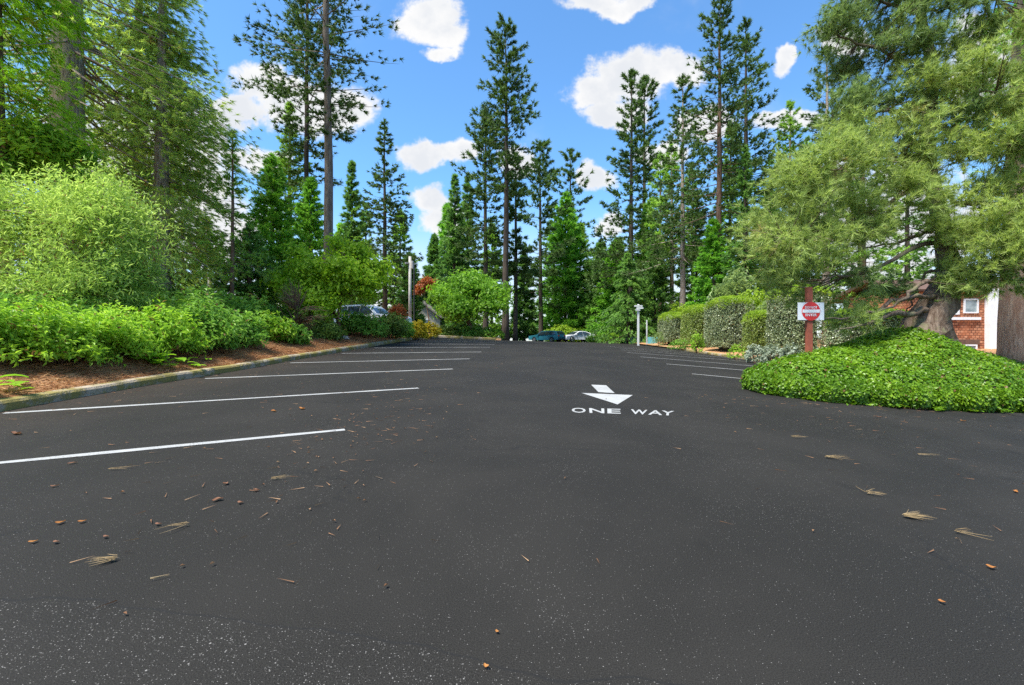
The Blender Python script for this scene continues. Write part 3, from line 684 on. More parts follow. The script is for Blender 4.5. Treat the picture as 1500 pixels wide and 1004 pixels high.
# big left trees close to the lot
SEQ = dict(ang=(-.55, -.1), curve=-.06, spread=.42, up=-.15, tmin=.22, gap=.2, irregular=.3, lat=.36, sides=14)
def big(px, Y, label, H, R, seed, fol, bark, tr, **kw):
    x, y, z = base_at(px, Y); k = dict(SEQ); k.update(kw)
    return conifer(kw.pop('name', 'redwood_tree') if False else 'redwood_tree', label, (x, y, z), H, R, seed, M[fol], M[bark], tr=tr, group='big trees on the left bank', **k)
big(98, 14.5, 'massive tree with pale pinkish trunk and long sweeping grey green limbs at upper left', 24, 5.3, 70, 'n_seq', 'bark_grey', .50, cb=.12, nb=360, prof=.35, tufts=52, npb=20, bl=.22, bw=.02, face=(-1.5, .6, .7))
big(236, 16.5, 'second big tree with leaning pink grey trunk base behind the pale willow shrub', 12.5, 3.0, 71, 'n_seq2', 'bark_grey', .30, cb=.10, nb=240, prof=.6, tufts=42, npb=19, bl=.23, bw=.022, face=(-1.3, .6, .7), crown_lo=.2)
big(205, 19, 'dark trunked tree just left of the leaning pink grey trunk', 17, 3.6, 72, 'n_seq', 'bark_far', .28, cb=.14, nb=200, prof=.5, tufts=36, npb=17, bl=.25, bw=.025)
big(-8, 11.5, 'yellow green cedar cut off by the left edge of the view', 15, 1.5, 73, 'n_edge', 'bark_brown', .28, cb=.33, nb=240, prof=.3, tufts=40, npb=16, bl=.18, bw=.017, ang=(-.6, -.2))

# ------------------------------------------------------------------ leaning pine on the ivy mound
Y0 = 12.6
lean_px = [(1352, 500, 12.4), (1362, 470, 12.4), (1385, 425, 12.5), (1392, 385, 12.6), (1382, 335, 12.7), (1372, 290, 12.8), (1358, 245, 12.8), (1356, 210, 12.8), (1366, 150, 12.9), (1366, 90, 13), (1350, 30, 13), (1338, -40, 13), (1330, -110, 13.1)]
LT = np.array([at(*p) for p in lean_px])
lb = (LT[0][0], LT[0][1], float(G(LT[0][0], LT[0][1])) + 1.0)
t = thing('leaning_pine', 'large leaning pine with long olive needles growing out of the ivy mound', 'tree', lb)
tb = MB(); rg = np.random.default_rng(90)
s_ = np.linspace(0, len(LT) - 1, 34); LTf = np.stack([np.interp(s_, np.arange(len(LT)), LT[:, i]) for i in range(3)], 1)
kk = np.array([.25, .5, .25]); LTf[1:-1] = np.stack([np.convolve(LTf[:, i], kk, 'valid') for i in range(3)], 1)
rad = np.interp(s_, [0, 1, 2, 3, 4, 6, 8, 10, 12], [.62, .48, .36, .25, .20, .18, .15, .11, .05])
tb.tube(LTf - lb, rad, 14, wob=1 + .13 * rg.standard_normal((34, 14)))
LIMBS = [  # main limbs, photo bearings and distance, with base radius
    ([(1372, 455, 12.4), (1335, 455, 12.0), (1300, 462, 11.6), (1262, 478, 11.2), (1230, 482, 11.0)], .12),
    ([(1378, 435, 12.4), (1335, 432, 11.9), (1285, 455, 11.6), (1250, 468, 11.3), (1205, 467, 11.0)], .10),
    ([(1388, 400, 12.5), (1355, 412, 12.0), (1320, 440, 11.6), (1280, 465, 11.3)], .09),
    ([(1384, 350, 12.6), (1345, 358, 12.3), (1312, 385, 12.0), (1265, 402, 11.6), (1215, 408, 11.4), (1190, 422, 11.2)], .09),
    ([(1380, 330, 12.7), (1345, 345, 12.6), (1300, 360, 12.4), (1240, 368, 12.2)], .08),
    ([(1390, 390, 12.6), (1352, 400, 12.8), (1338, 440, 12.9), (1325, 460, 13)], .07),
    ([(1370, 280, 12.8), (1410, 300, 12.3), (1450, 300, 11.9), (1500, 290, 11.5)], .09),
    ([(1386, 345, 12.7), (1420, 330, 12.2), (1470, 350, 11.6), (1520, 360, 11.2)], .09),
    ([(1362, 265, 12.8), (1320, 285, 12.4), (1270, 320, 12.0), (1200, 345, 11.6), (1150, 350, 11.4)], .09),
    ([(1357, 225, 12.8), (1310, 235, 12.4), (1250, 240, 12.0), (1190, 262, 11.7)], .08),
    ([(1366, 150, 12.9), (1320, 160, 12.8), (1270, 165, 12.7), (1220, 180, 12.6)], .08),
    ([(1366, 100, 13), (1310, 85, 13), (1250, 60, 13), (1200, 40, 13)], .08),
    ([(1366, 120, 13), (1420, 130, 12.4), (1480, 140, 11.8)], .08),
    ([(1362, 180, 12.9), (1420, 200, 12.3), (1490, 210, 11.6)], .08),
    ([(1345, 20, 13), (1290, 0, 13), (1230, -10, 13)], .06), ([(1345, 20, 13), (1400, 10, 12.6), (1460, 0, 12.2)], .06),
    ([(1392, 400, 12.6), (1430, 395, 12.0), (1462, 400, 11.6), (1500, 385, 11.2)], .07)]
skel = [LTf[6:]]
for P, r0 in LIMBS:
    P = np.array([at(*p) for p in P]); q = np.linspace(0, len(P) - 1, 14)
    Pf = np.stack([np.interp(q, np.arange(len(P)), P[:, i]) for i in range(3)], 1); Pf[1:-1] = np.stack([np.convolve(Pf[:, i], kk, 'valid') for i in range(3)], 1)
    Pf[1:-1] += rg.standard_normal((12, 3)) * .035; skel.append(Pf)
    tb.tube(Pf - lb, np.linspace(r0 * .8, .012, 14), 7, wob=1 + .12 * rg.standard_normal((14, 7)))
SK = np.vstack(skel)
# needle clumps: photo bearing, distance, radii (right, deep, up) in metres, density, shade-coloured?
CL = [(1425, 418, 11.8, .8, .6, .16, .8, 0), (1400, 408, 11.9, .5, .4, .18, .6, 0), (1310, 425, 12.6, .6, .5, .3, .6, 1), (1400, 330, 11.8, .8, .6, .5, .9, 0), (1372, 110, 12.2, .7, .6, .6, .8, 0), (1350, 40, 12.2, .8, .6, .6, .8, 1), (1340, 180, 12.0, .7, .6, .4, .6, 0), 
      (1250, 470, 11.6, .6, .4, .15, .5, 0), (1130, 340, 11.8, .6, .8, .6, .7, 0), (1175, 270, 12, .8, .9, .6, .8, 0),
      (1160, 300, 11.6, 1.0, 1.0, .9, 1, 0), (1200, 240, 11.8, 1.0, 1.1, .8, 1, 0), (1230, 320, 11.7, 1.1, 1.1, .8, 1.1, 0), (1180, 360, 11.4, .9, .9, .5, .9, 0), (1150, 380, 11.4, .6, .8, .45, .7, 0),
      (1280, 270, 12.0, 1.2, 1.2, .8, 1, 0), (1250, 200, 12.2, 1.0, 1.1, .6, .9, 0), (1310, 200, 12.3, 1.0, 1.2, .8, .9, 0), (1280, 345, 12.0, 1.0, 1.1, .35, .6, 0),
      (1220, 395, 12.0, .9, .8, .3, .7, 1), (1270, 405, 11.8, .6, .6, .16, .3, 1), (1320, 310, 12.3, .7, 1.0, .4, .5, 0), (1240, 445, 12.3, .7, .5, .25, .5, 0), (1150, 435, 12.6, .5, .5, .25, .4, 0), (1128, 405, 12.3, .4, .6, .25, .4, 0),
      (1440, 300, 11.9, 1.2, 1.2, .8, 1.2, 0), (1490, 340, 11.6, 1.1, 1.2, .9, 1.3, 0), (1430, 370, 12.0, .9, 1.0, .6, 1.0, 0), (1470, 395, 11.6, .9, 1.0, .45, 1.0, 0), (1520, 270, 11.6, 1.0, 1.2, 1.0, 1.2, 0), (1500, 410, 11.4, .6, .8, .35, .8, 0),
      (1400, 240, 12.3, 1.0, 1.2, .7, 1.0, 0), (1440, 190, 12.2, 1.2, 1.2, .9, 1.1, 0), (1490, 150, 12.0, 1.2, 1.2, 1.0, 1.1, 0), (1420, 120, 12.4, 1.0, 1.2, .8, .9, 0), (1470, 60, 12.3, 1.2, 1.2, .9, .8, 0), (1410, 40, 12.6, .9, 1.2, .8, .7, 1),
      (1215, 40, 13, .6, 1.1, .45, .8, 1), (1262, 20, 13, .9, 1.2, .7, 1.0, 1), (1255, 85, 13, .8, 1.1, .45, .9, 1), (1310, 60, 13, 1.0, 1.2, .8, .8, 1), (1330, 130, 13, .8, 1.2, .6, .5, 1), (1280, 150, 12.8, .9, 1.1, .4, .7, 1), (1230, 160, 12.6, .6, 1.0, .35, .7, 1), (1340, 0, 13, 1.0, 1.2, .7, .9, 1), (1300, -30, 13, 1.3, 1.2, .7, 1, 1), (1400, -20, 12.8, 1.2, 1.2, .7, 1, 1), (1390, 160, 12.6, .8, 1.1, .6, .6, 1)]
cl = [MB(), MB()]
for (px, py, yy_, rx, ry, rz_, den, dk) in CL:
    c0 = at(px, py, yy_); nc = int(160 * den * (rx * ry * rz_) ** .55 + 20)
    d, r_ = lumpy(rg, nc, 6, .4); r_ = r_ * rg.uniform(.08, 1, nc) ** .42
    ns_ = max(5, nc // 14); sub_ = d[:ns_] * (rg.uniform(.2, 1, ns_) ** .5)[:, None] * np.array([rx, ry, rz_])
    C = c0 + sub_[rg.integers(0, ns_, nc)] + rg.standard_normal((nc, 3)) * np.array([.23, .23, .14])
    j = np.argmin(np.linalg.norm(SK[None] - C[:, None] + np.array([0, 0, .0]), axis=2), axis=1); dv = C - SK[j]
    o = unit(unit(dv) * .8 + np.array([0, 0, .10]) + .35 * rg.standard_normal(d.shape))
    # each twig carries several tufts near its end
    for kq in (0, .22, .42):
        m_ = rg.uniform(size=nc) < (1 if kq == 0 else .75)
        Cq = C[m_] - dv[m_] * kq * .6 + rg.standard_normal((m_.sum(), 3)) * .09
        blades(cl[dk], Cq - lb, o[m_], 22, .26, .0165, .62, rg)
    for c, p0 in list(zip(C, SK[j]))[::8]:
        q = np.linspace(0, 1, 5)[:, None]; ln = np.linalg.norm(c - p0)
        tb.tube(p0 + (c - p0) * q + np.array([0, 0, -1.]) * np.sin(q * 3.14) * ln * rg.uniform(-.1, .08) - lb, np.linspace(.014 + .004 * ln, .005, 5), 3, cap=False)
tb.build('trunk', M['bark_lean'], t, smooth=True)
cl[0].build('crown', M['n_lean'], t); o_ = cl[1].build('crown', M['n_leandk'], t); o_['label'] = 'upper crown with shade put into its darker needle colour'
# big cedar trunk at the right edge
x, y, z = base_at(1488, 15.2); H = 19
t = thing('cedar_tree', 'big straight cedar with fluted red brown trunk beside the white corner board of the house', 'tree', (x, y, z - .2))
rg = np.random.default_rng(95); mb = MB(); hh = np.linspace(0, 1, 22); wb = 1 + .05 * rg.standard_normal((1, 20)) + .02 * rg.standard_normal((22, 20))
mb.tube(np.stack([.02 * hh * H, 0 * hh, hh * H], 1), np.minimum(.36, .42 * (1 - hh) ** .8) * (1 + .32 * np.exp(-hh * 22)) + .02, 20, wob=wb); mb.build('trunk', M['bark_red'], t, smooth=True)
cr = MB()
for h in np.linspace(.42, .98, 90):
    a = rg.uniform(0, 6.28); L = 3.3 * (1 - h) ** .5 * rg.uniform(.6, 1.1); dh = np.array([math.cos(a), math.sin(a), 0]); nt = 22
    q = rg.uniform(.2, 1, (nt, 1)); C = np.array([0, 0, h * H]) + dh * L * q + np.array([0, 0, -1]) * L * .5 * q ** 1.5 + rg.standard_normal((nt, 3)) * L * .12
    blades(cr, C, np.tile(unit(dh + np.array([0, 0, -.5]))[None], (nt, 1)), 18, .28, .035, .5, rg)
cr.build('crown', M['n_cedar'], t)

# ------------------------------------------------------------------ ivy mound on the island
from mathutils.geometry import tessellate_polygon
def inside(P, poly):
    x, y = P[:, 0], P[:, 1]; r_ = np.zeros(len(P), bool); j = len(poly) - 1
    for i in range(len(poly)):
        xi, yi = poly[i]; xj, yj = poly[j]
        r_ ^= ((yi > y) != (yj > y)) & (x < (xj - xi) * (y - yi) / (yj - yi + 1e-12) + xi); j = i
    return r_
def edge_dist(P, poly):
    a = np.asarray(poly)[:-1]; c = np.asarray(poly)[1:]; best = np.full(len(P), 1e9)
    for p, q in zip(a, c):
        d = q - p; tt_ = np.clip(((P - p) @ d) / (d @ d), 0, 1); best = np.minimum(best, np.linalg.norm(P - p - tt_[:, None] * d, axis=1))
    return best
def mound(P):
    e = np.where(inside(P, ISL), edge_dist(P, ISL), 0)
    g = np.exp(-(((P[:, 0] - 10.7) / np.where(P[:, 0] < 10.7, 2.9, 2.1)) ** 2 + ((P[:, 1] - 12.7) / 2.0) ** 2))
    return (.40 + .05 * np.sin(P[:, 0] * 1.9)) * (1 - np.exp(-e / .12)) + .55 * (1 - np.exp(-e / 1.3)) + .76 * g * sm(e, 0, 1.5) + .06 * np.sin(P[:, 0] * 3.1) * np.sin(P[:, 1] * 2.7 + 1) + .035 * np.sin(P[:, 0] * 7.3 + P[:, 1] * 5.1)
rg = np.random.default_rng(5)
gx, gy = np.meshgrid(np.arange(5.3, 19.4, .15), np.arange(8.9, 17, .15), indexing='ij'); P = np.stack([gx.ravel(), gy.ravel()], 1)
hm = np.where(edge_dist(P, ISL) > .12, mound(P), -.3) * inside(P, ISL) - .10 - .3 * (~inside(P, ISL))
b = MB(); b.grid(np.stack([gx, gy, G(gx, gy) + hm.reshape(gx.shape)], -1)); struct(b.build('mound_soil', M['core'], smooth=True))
P = np.stack([rg.uniform(5.2, 19, 250000), rg.uniform(8.9, 17, 250000)], 1); P = P[inside(P, ISL) & (P[:, 1] < 14.8)]
P = P[rg.uniform(size=len(P)) < np.clip(1.35 - .06 * P[:, 0], .25, 1)]
ep = .06; hz_ = mound(P); gxn = (mound(P + [ep, 0]) - hz_) / ep; gyn = (mound(P + [0, ep]) - hz_) / ep
N1 = unit(np.stack([-gxn, -gyn, np.ones(len(P))], 1)); C1 = np.stack([P[:, 0], P[:, 1], G(P[:, 0], P[:, 1]) + hz_], 1) + N1 * rg.uniform(-.06, .09, (len(P), 1))
# the clipped vertical flank
ring = ISL; sg = np.linalg.norm(np.diff(ring, axis=0), axis=1); cs = np.concatenate([[0], np.cumsum(sg)]); nf = 62000
u = rg.uniform(0, cs[13] if len(cs) > 13 else cs[-1], nf); rx_ = np.interp(u, cs, ring[:, 0]); ry_ = np.interp(u, cs, ring[:, 1])
rx2 = np.interp(u + .05, cs, ring[:, 0]); ry2 = np.interp(u + .05, cs, ring[:, 1]); tx, ty = rx2 - rx_, ry2 - ry_; ln = np.hypot(tx, ty) + 1e-9
nx, ny = -ty / ln, tx / ln; ctr = np.array([10., 11.5]); sgn = np.sign((rx_ - ctr[0]) * nx + (ry_ - ctr[1]) * ny); nx *= sgn; ny *= sgn
hv = rg.uniform(0.02, .46, nf) ; bulge = .10 * np.sin(np.clip(hv / .46, 0, 1) * 3.1) + .05 * np.sin(u * 4.3) + .04 * np.sin(u * 11.1 + 2) + rg.uniform(-.06, .05, nf) - .02 - .10 * np.clip(hv - .36, 0, 1)
drip = .05 + .06 * np.sin(u * 2.3) * np.sin(u * .7); hv = np.maximum(hv, drip * (rg.uniform(size=nf) < .8))
C2 = np.stack([rx_ + nx * bulge, ry_ + ny * bulge, G(rx_, ry_) + hv], 1); N2 = unit(np.stack([nx, ny, .35 + 0 * nx], 1))
nr = 2600; u3 = np.round(rg.uniform(0, cs[13], nr) * 1.3) / 1.3 + rg.normal(0, .07, nr); o3 = np.abs(rg.normal(0, .10, nr)) * (.4 + np.sin(u3 * 3.7) ** 2)
rx3 = np.interp(u3, cs, ring[:, 0]); ry3 = np.interp(u3, cs, ring[:, 1]); v3 = unit(np.stack([rx3, ry3], 1) - ctr)
C3 = np.stack([rx3 + v3[:, 0] * o3, ry3 + v3[:, 1] * o3, G(rx3, ry3) + .03 + .05 * rg.uniform(0, 1, nr)], 1)
C1 = np.vstack([C1, C3]); N1 = np.vstack([N1, np.tile([[0, 0, 1.]], (nr, 1))])
C = np.vstack([C1, C2]); N = unit(np.vstack([N1, N2]) + .35 * rg.standard_normal((len(C1) + nf, 3)))
dr = unit(np.cross(N, rg.standard_normal(N.shape))) + .25 * N - np.array([0, 0, .25])
b = MB(); leaves(b, C, dr, N, .066, .058, rg, fold=.10, droop=.10)
tag(b.build('ivy_cover', M['l_ivy']), 'thick glossy bright green ivy covering the rounded island mound', 'ivy', kind='stuff')

# ------------------------------------------------------------------ clipped hedges along the right bed
def hedge(label, x0, x1, y0, y1, h, seed, toplift=.1, group='clipped hedges on the right', dens=1.0, skirt=.25, fol='l_hedge'):
    """a clipped block: solid dark core against light leaks, small leaves over its faces, fresh growth on top"""
    rg = np.random.default_rng(seed); cx, cy = (x0 + x1) / 2, (y0 + y1) / 2; z0 = float(bed(cx, cy)) - .03
    t = thing('clipped_hedge', label, 'hedge', (cx, cy, z0), group); w_, d_ = (x1 - x0) / 2, (y1 - y0) / 2
    b = MB(); b.box((0, 0, h * .52), (2 * w_ - .95, 2 * d_ - 1.0, h * .80)); b.box((0, 0, h * .08), (w_ * .7, d_ * .7, h * .2)); b.build('dark_core', M['core'], t)  # solid boxes added for the twiggy inside, to stop light leaking through
    area = np.array([2 * d_ * h, 2 * w_ * h, 2 * w_ * h]); n_ = (area * 620 * dens).astype(int)
    Cs, Ns = [], []
    for k, cnt in enumerate(n_):
        a = rg.uniform(-1, 1, cnt); c = rg.uniform(skirt, h, cnt); dpt = rg.uniform(-.14, .05, cnt)
        wv = .06 * np.sin(a * 3 + seed) * np.sin(c * 2.6 + seed) - .12 * np.clip((.55 - c) / .4, 0, 1) - .42 * np.clip((c - h + .5) / .5, 0, 1) ** 2
        rd = .55 * np.clip((np.abs(a) - .62) / .38, 0, 1) ** 2.2; e = 1
        if k == 0: Cs.append(np.stack([-w_ - dpt - wv + rd, a * d_, c], 1)); Ns.append(np.stack([-1 + 0 * a, np.sign(a) * rd * 2, .2 + 0 * a], 1))
        else:
            s = -1 if k == 1 else 1
            Cs.append(np.stack([a * w_, s * (d_ + dpt + wv - rd * .6), c], 1)); Ns.append(np.tile([[0, s * 1., .2]], (cnt, 1)))
    C = np.vstack(Cs); N = unit(np.vstack(Ns) + .6 * rg.standard_normal(C.shape)); dr = np.cross(N, rg.standard_normal(N.shape)) + .3 * N
    b = MB(); leaves(b, C, dr, N, .105, .055, rg); b.build('foliage', M[fol], t)
    cnt = int(4 * w_ * d_ * 900 * dens); a, c = rg.uniform(-1, 1, (2, cnt)); hh = h + .04 + rg.uniform(-.05, toplift, cnt) + .05 * np.sin(c * d_ * 2.3 + seed)
    C = np.stack([a * (w_ + .1) * np.sqrt(1 - .35 * c ** 4), c * (d_ + .08) * np.sqrt(1 - .2 * a ** 4), hh - .30 * np.abs(c) ** 3 - .26 * np.abs(a) ** 3 - .10 * (np.abs(a) > .93) * rg.uniform(0, 2.5, cnt)], 1); N = unit(np.array([[0, 0, 1.]]) + .7 * rg.standard_normal(C.shape)); dr = np.cross(N, rg.standard_normal(N.shape)) + np.array([0, 0, .6])
    b = MB(); leaves(b, C, dr, N, .11, .05, rg); b.build('fresh_top', M['l_hedgetop'], t)
    return t
hedge('farthest clipped hedge block beside the low blue panel', 12.6, 14.4, 36.6, 39.6, 2.45, 1, .22)
hedge('clipped hedge block second from the far end, tinted yellow on top', 12.75, 14.5, 32.1, 34.6, 2.8, 2, .22, fol='l_hedgeyel')
hedge('long grey green hedge block in the middle of the row', 12.5, 14.5, 26.9, 29.9, 3.15, 3, .16)
hedge('short narrow hedge block lower than the two beside it', 12.7, 14.4, 24.2, 25.2, 2.2, 4, .2, fol='l_hedgeyel')
hedge('tall speckled hedge block nearest the stop sign side with dark end face', 12.55, 14.6, 20.6, 22.7, 3.3, 5, .14)
hedge('hedge block right behind the red sign post', 12.8, 14.8, 16.3, 18.8, 2.1, 6, .12)
hedge('low dark hedge block under the limbs of the leaning pine', 13.6, 15.4, 15.9, 17.6, 1.5, 7, .12)

def S(px, Y, hw, top, label, seed, fol, ry=None, name='shrub', **kw):
    x, y, z = base_at(px, Y)
    if kw.pop('back', 0): x -= .45; z = gz(x, y) - .05
    rx = hw / FPX * Y; h = height_to(top, Y, z)
    return shrub(name, label, (x, y, z), rx, ry or rx * .8, max(h, .2), seed, M[fol], **kw)
GB = 'low plants in the hedge bed'
S(1003, 41, 22, 445, 'yellow green shrub showing above the two farthest hedges', 201, 'l_hedgetop', nl=2200, L=.3, Wd=.1, ry=1.0, group='shrubs behind the hedges')
S(1035, 36.5, 22, 446, 'yellow green shrub showing above the middle hedge', 202, 'l_hedgetop', nl=2200, L=.28, Wd=.1, ry=.8, group='shrubs behind the hedges')
S(1100, 30, 26, 428, 'bright yellow green shrub rising over the tall speckled hedge', 203, 'l_hedgetop', nl=2600, L=.22, Wd=.09, ry=.8, group='shrubs behind the hedges')
S(1075, 33, 34, 398, 'pale feathery weeping shrub behind the middle hedge', 204, 'l_feather', nl=4200, L=.32, Wd=.05, tilt=.2, droop=.6, group='shrubs behind the hedges', name='weeping_shrub')
S(1140, 27.5, 30, 432, 'pale feathery shrub just left of the red sign board', 205, 'l_feather', nl=3600, L=.24, Wd=.05, droop=.5, group='shrubs behind the hedges', name='weeping_shrub')
S(1022, 27.6, 10, 488, 'upright light green shrublet against the long middle hedge', 206, 'l_azalea', nl=900, L=.10, Wd=.05, group=GB)
S(995, 32, 14, 498, 'low green shrublet at the foot of the second far hedge', 207, 'l_azalea2', nl=900, L=.10, Wd=.05, group=GB)
S(966, 38, 9, 488, 'wispy green shrublet at the end of the farthest hedge', 208, 'l_feather', nl=700, L=.16, Wd=.04, group=GB)
S(1080, 21.6, 13, 506, 'light green mound plant left of the silver plants', 209, 'l_azalea', nl=900, L=.07, Wd=.03, group=GB)
for i, (px, Y, hw, top, lb_) in enumerate([(1108, 20.2, 16, 508, 'first silver leaved plant beside the light green mound plant'), (1135, 19.2, 18, 508, 'silver leaved plant in the middle of its row'), (1160, 18.3, 16, 507, 'silver leaved plant left of the red post'), (1200, 17.0, 16, 510, 'silver leaved plant right behind the red post')]):
    S(px, Y, hw, top, lb_, 215 + i, 'l_silver', nl=1300, L=.10, Wd=.06, group='silver leaved plants', name='silver_plant')

# ------------------------------------------------------------------ shrubs on the left bank
GA = 'shrubs on the left bank'
AZ = [(30, 7.25, 80, 462, 1.0, 'large azalea at the left edge, bare twigs showing under it', 'l_azalea'), (120, 7.9, 62, 470, .9, 'bright azalea second from the left edge beside the kerb', 'l_azalea'), (196, 8.7, 52, 474, .9, 'bright azalea above the broad lime leaves', 'l_azalea'),
      (268, 10.0, 46, 470, .9, 'reddish stemmed azalea right of the broad lime leaves', 'l_azalea'), (322, 11.2, 44, 462, 1.0, 'green azalea above the kerb joint', 'l_azalea2'), (372, 12.6, 38, 466, .9, 'darker rounded azalea right of the kerb joint', 'l_azalea2'),
      (412, 14.6, 28, 470, .9, 'azalea in front of the brown dead branches', 'l_azalea'), (442, 15.4, 21, 490, .6, 'small round azalea nearest the kerb in the middle of the bank', 'l_azalea2'),
      (150, 10.0, 66, 452, 1.2, 'azalea in the second row under the pale willow shrub', 'l_azalea2'), (236, 11.8, 56, 450, 1.2, 'azalea in the second row in front of the pink grey trunk', 'l_azalea'), (300, 13.4, 54, 440, 1.2, 'dark green shrub behind the kerb joint azalea', 'l_azalea2'),
      (360, 15.5, 44, 446, 1.1, 'shrub in the second row below the feathery fir', 'l_azalea2'), (405, 18.0, 34, 455, 1.1, 'green shrub behind the brown dead branches', 'l_azalea2'), (60, 9.6, 80, 448, 1.2, 'azalea in the second row at the left edge', 'l_azalea2'),
      (478, 17.6, 24, 480, .8, 'small dark shrub at the foot of the lime maple', 'l_dark'), (528, 20.6, 30, 467, 1.2, 'long low shrub in front of the white car', 'l_azalea2'), (566, 22.2, 26, 470, 1.2, 'dense green shrub below the white car hood', 'l_dark'), (592, 24.3, 12, 481, .8, 'narrow green shrub right of the white car', 'l_azalea2'),
      (200, 15.5, 60, 436, 1.3, 'shrub at the foot of the dark left trunk', 'l_dark'), (270, 17, 50, 436, 1.2, 'far dark shrub behind the pink grey trunk', 'l_dark')]
for i, (px, Y, hw, top, ryk, lb_, fol) in enumerate(AZ):
    sc = max(.9, min(1.6, Y / 9)); hv = np.random.default_rng(900 + i).uniform(-1, 1, 2); S(px, Y, hw * .80, top - 2 + 9 * hv[0] * 9 / Y, lb_, 300 + i, fol, ry=hw / FPX * Y * .8 * ryk * (1 + .2 * hv[1]), name='azalea_shrub' if 'azalea' in lb_ else 'shrub', nl=int(8200 / sc ** 1.3), L=.105 * sc, Wd=.038 * sc, back=px < 460, group=GA, ros=7, amp=.95, low=-.55, zc=.5, stems=26, deep=.78, spray=1.8)
S(612, 25.2, 12, 473, 'golden yellow shrub by the grey utility pole', 330, 'l_yellow', nl=1500, L=.14, Wd=.07, group=GA, name='golden_shrub')
S(630, 27.5, 13, 474, 'golden yellow shrub beside the end of the kerb', 331, 'l_yellow', nl=1500, L=.14, Wd=.07, group=GA, name='golden_shrub')
S(581, 27.8, 13, 450, 'red topped shrub behind the front of the white car', 332, 'l_red', nl=1800, L=.16, Wd=.08, name='red_shrub')
# hosta like broad leaves by the kerb
def hosta(px, Y, n_, L, label, seed):
    x, y, z = base_at(px, Y); rg = np.random.default_rng(seed); t = tag(bpy.data.objects.new('hosta_plant', None), label, 'plant', 'broad leaved plants by the kerb'); COL.objects.link(t); t.location = (x, y, z + .05)
    a = rg.uniform(0, 6.28, n_); d = np.stack([np.cos(a), np.sin(a), rg.uniform(.15, .8, n_)], 1); C = np.stack([rg.uniform(-.3, .3, n_), rg.uniform(-.3, .3, n_), rg.uniform(0, .22, n_)], 1)
    b = MB(); d = unit(d)
    for p, q in zip(C, d):
        s = unit(np.cross(q, [0, 0, 1.])); V = []; ll = L * rg.uniform(.6, 1.1)
        for tt_, wd in ((0, .06), (.2, .55), (.45, .72), (.75, .5), (1, .02)):
            m_ = p + q * ll * tt_ + np.array([0, 0, -1]) * ll * .45 * tt_ ** 2
            V.append([m_ - s * wd * ll * .5 + np.array([0, 0, .05 * ll]), m_, m_ + s * wd * ll * .5 + np.array([0, 0, .05 * ll])])
        b.grid(np.array(V))
    b.build('foliage', M['l_hosta'], t, smooth=True); return t
hosta(222, 9.1, 42, .30, 'broad leaved lime plant spilling toward the kerb below the azaleas', 340); hosta(268, 9.5, 12, .22, 'smaller broad leaved lime plant right of the larger one', 341)
hosta(12, 6.35, 9, .34, 'broad bright leaf plant by the kerb at the left edge', 342)
# tall willow leaved shrub and rhododendron behind it
def ell(px, py, Y, rxp, ryp, dy): c = at(px, py, Y); return (*c, rxp / FPX * Y, dy, ryp / FPX * Y)
x, y, z = base_at(95, 10.6)
blob_tree('willow_shrub', 'tall pale green willow leaved shrub on the left bank', (x, y, z), [(x, y, z), (x + .1, y, z + .7), (x, y + .1, z + 1.4), (x - .1, y, z + 2.4)],
          [ell(95, 370, 10.6, 100, 66, 1.3), ell(175, 345, 10.8, 50, 50, 1.1), ell(50, 310, 10.6, 70, 50, 1.2), ell(120, 300, 10.8, 55, 34, 1.0), ell(190, 305, 10.9, 30, 24, .7), ell(165, 270, 11, 20, 14, .5), ell(10, 390, 10.2, 70, 60, 1.0), ell(150, 420, 10.4, 70, 45, 1.1), ell(60, 430, 10.0, 80, 40, 1.0), ell(205, 390, 10.8, 35, 45, .8), ell(20, 300, 10.6, 50, 35, 1.0)], 400, M['l_willow'], M['bark_grey'], 36000, .125, .026, cat='shrub', limbs=90, tilt=.9, tr=.07, ros=9, spray=6.0, up=.45, split=7, sub=.34)
x, y, z = base_at(50, 12.2)
blob_tree('rhododendron', 'tall glossy rhododendron behind the pale willow shrub at the left', (x, y, z), [(x, y, z), (x, y, z + 1.5), (x - .1, y, z + 3.5), (x, y, z + 4.6)],
          [ell(40, 250, 12.2, 60, 50, 1.0), ell(85, 235, 12.4, 35, 40, .8), ell(20, 215, 12, 35, 30, .8), ell(110, 270, 12.4, 30, 26, .7), ell(60, 205, 12.2, 25, 22, .6)], 401, M['l_azalea'], M['twig'], 9500, .19, .06, cat='shrub', limbs=30, tilt=.35, spray=1.2, split=5, sub=.45)
# lime maple on the bank
x, y, z = base_at(498, 19.3)
blob_tree('maple_tree', 'lime green layered maple leaning over the bank beside the white car', (x, y, z), [(x, y, z), (x - .1, y, z + .9), (x + .1, y, z + 1.7), (x + .4, y, z + 2.8)],
          [ell(430, 415, 18.5, 30, 22, .9), ell(470, 392, 18.8, 42, 14, 1.1), ell(505, 400, 19.3, 50, 14, 1.1), ell(545, 412, 19.6, 28, 9, .9), ell(492, 422, 19, 40, 12, 1.1), ell(455, 437, 18.4, 38, 16, .9), ell(520, 372, 19.8, 24, 12, .8), ell(490, 358, 19.8, 18, 9, .7), ell(552, 395, 20, 22, 10, .7), ell(468, 452, 18.2, 30, 14, .8), ell(535, 428, 19.5, 16, 5, .6), ell(440, 375, 19.4, 16, 14, .7)],
          402, M['l_maple'], M['twig'], 15000, .17, .10, ros=6, limbs=70, tilt=.1, tr=.09, spray=3.4, up=.0, split=5, sub=.42)
x, y, z = base_at(432, 16.6)
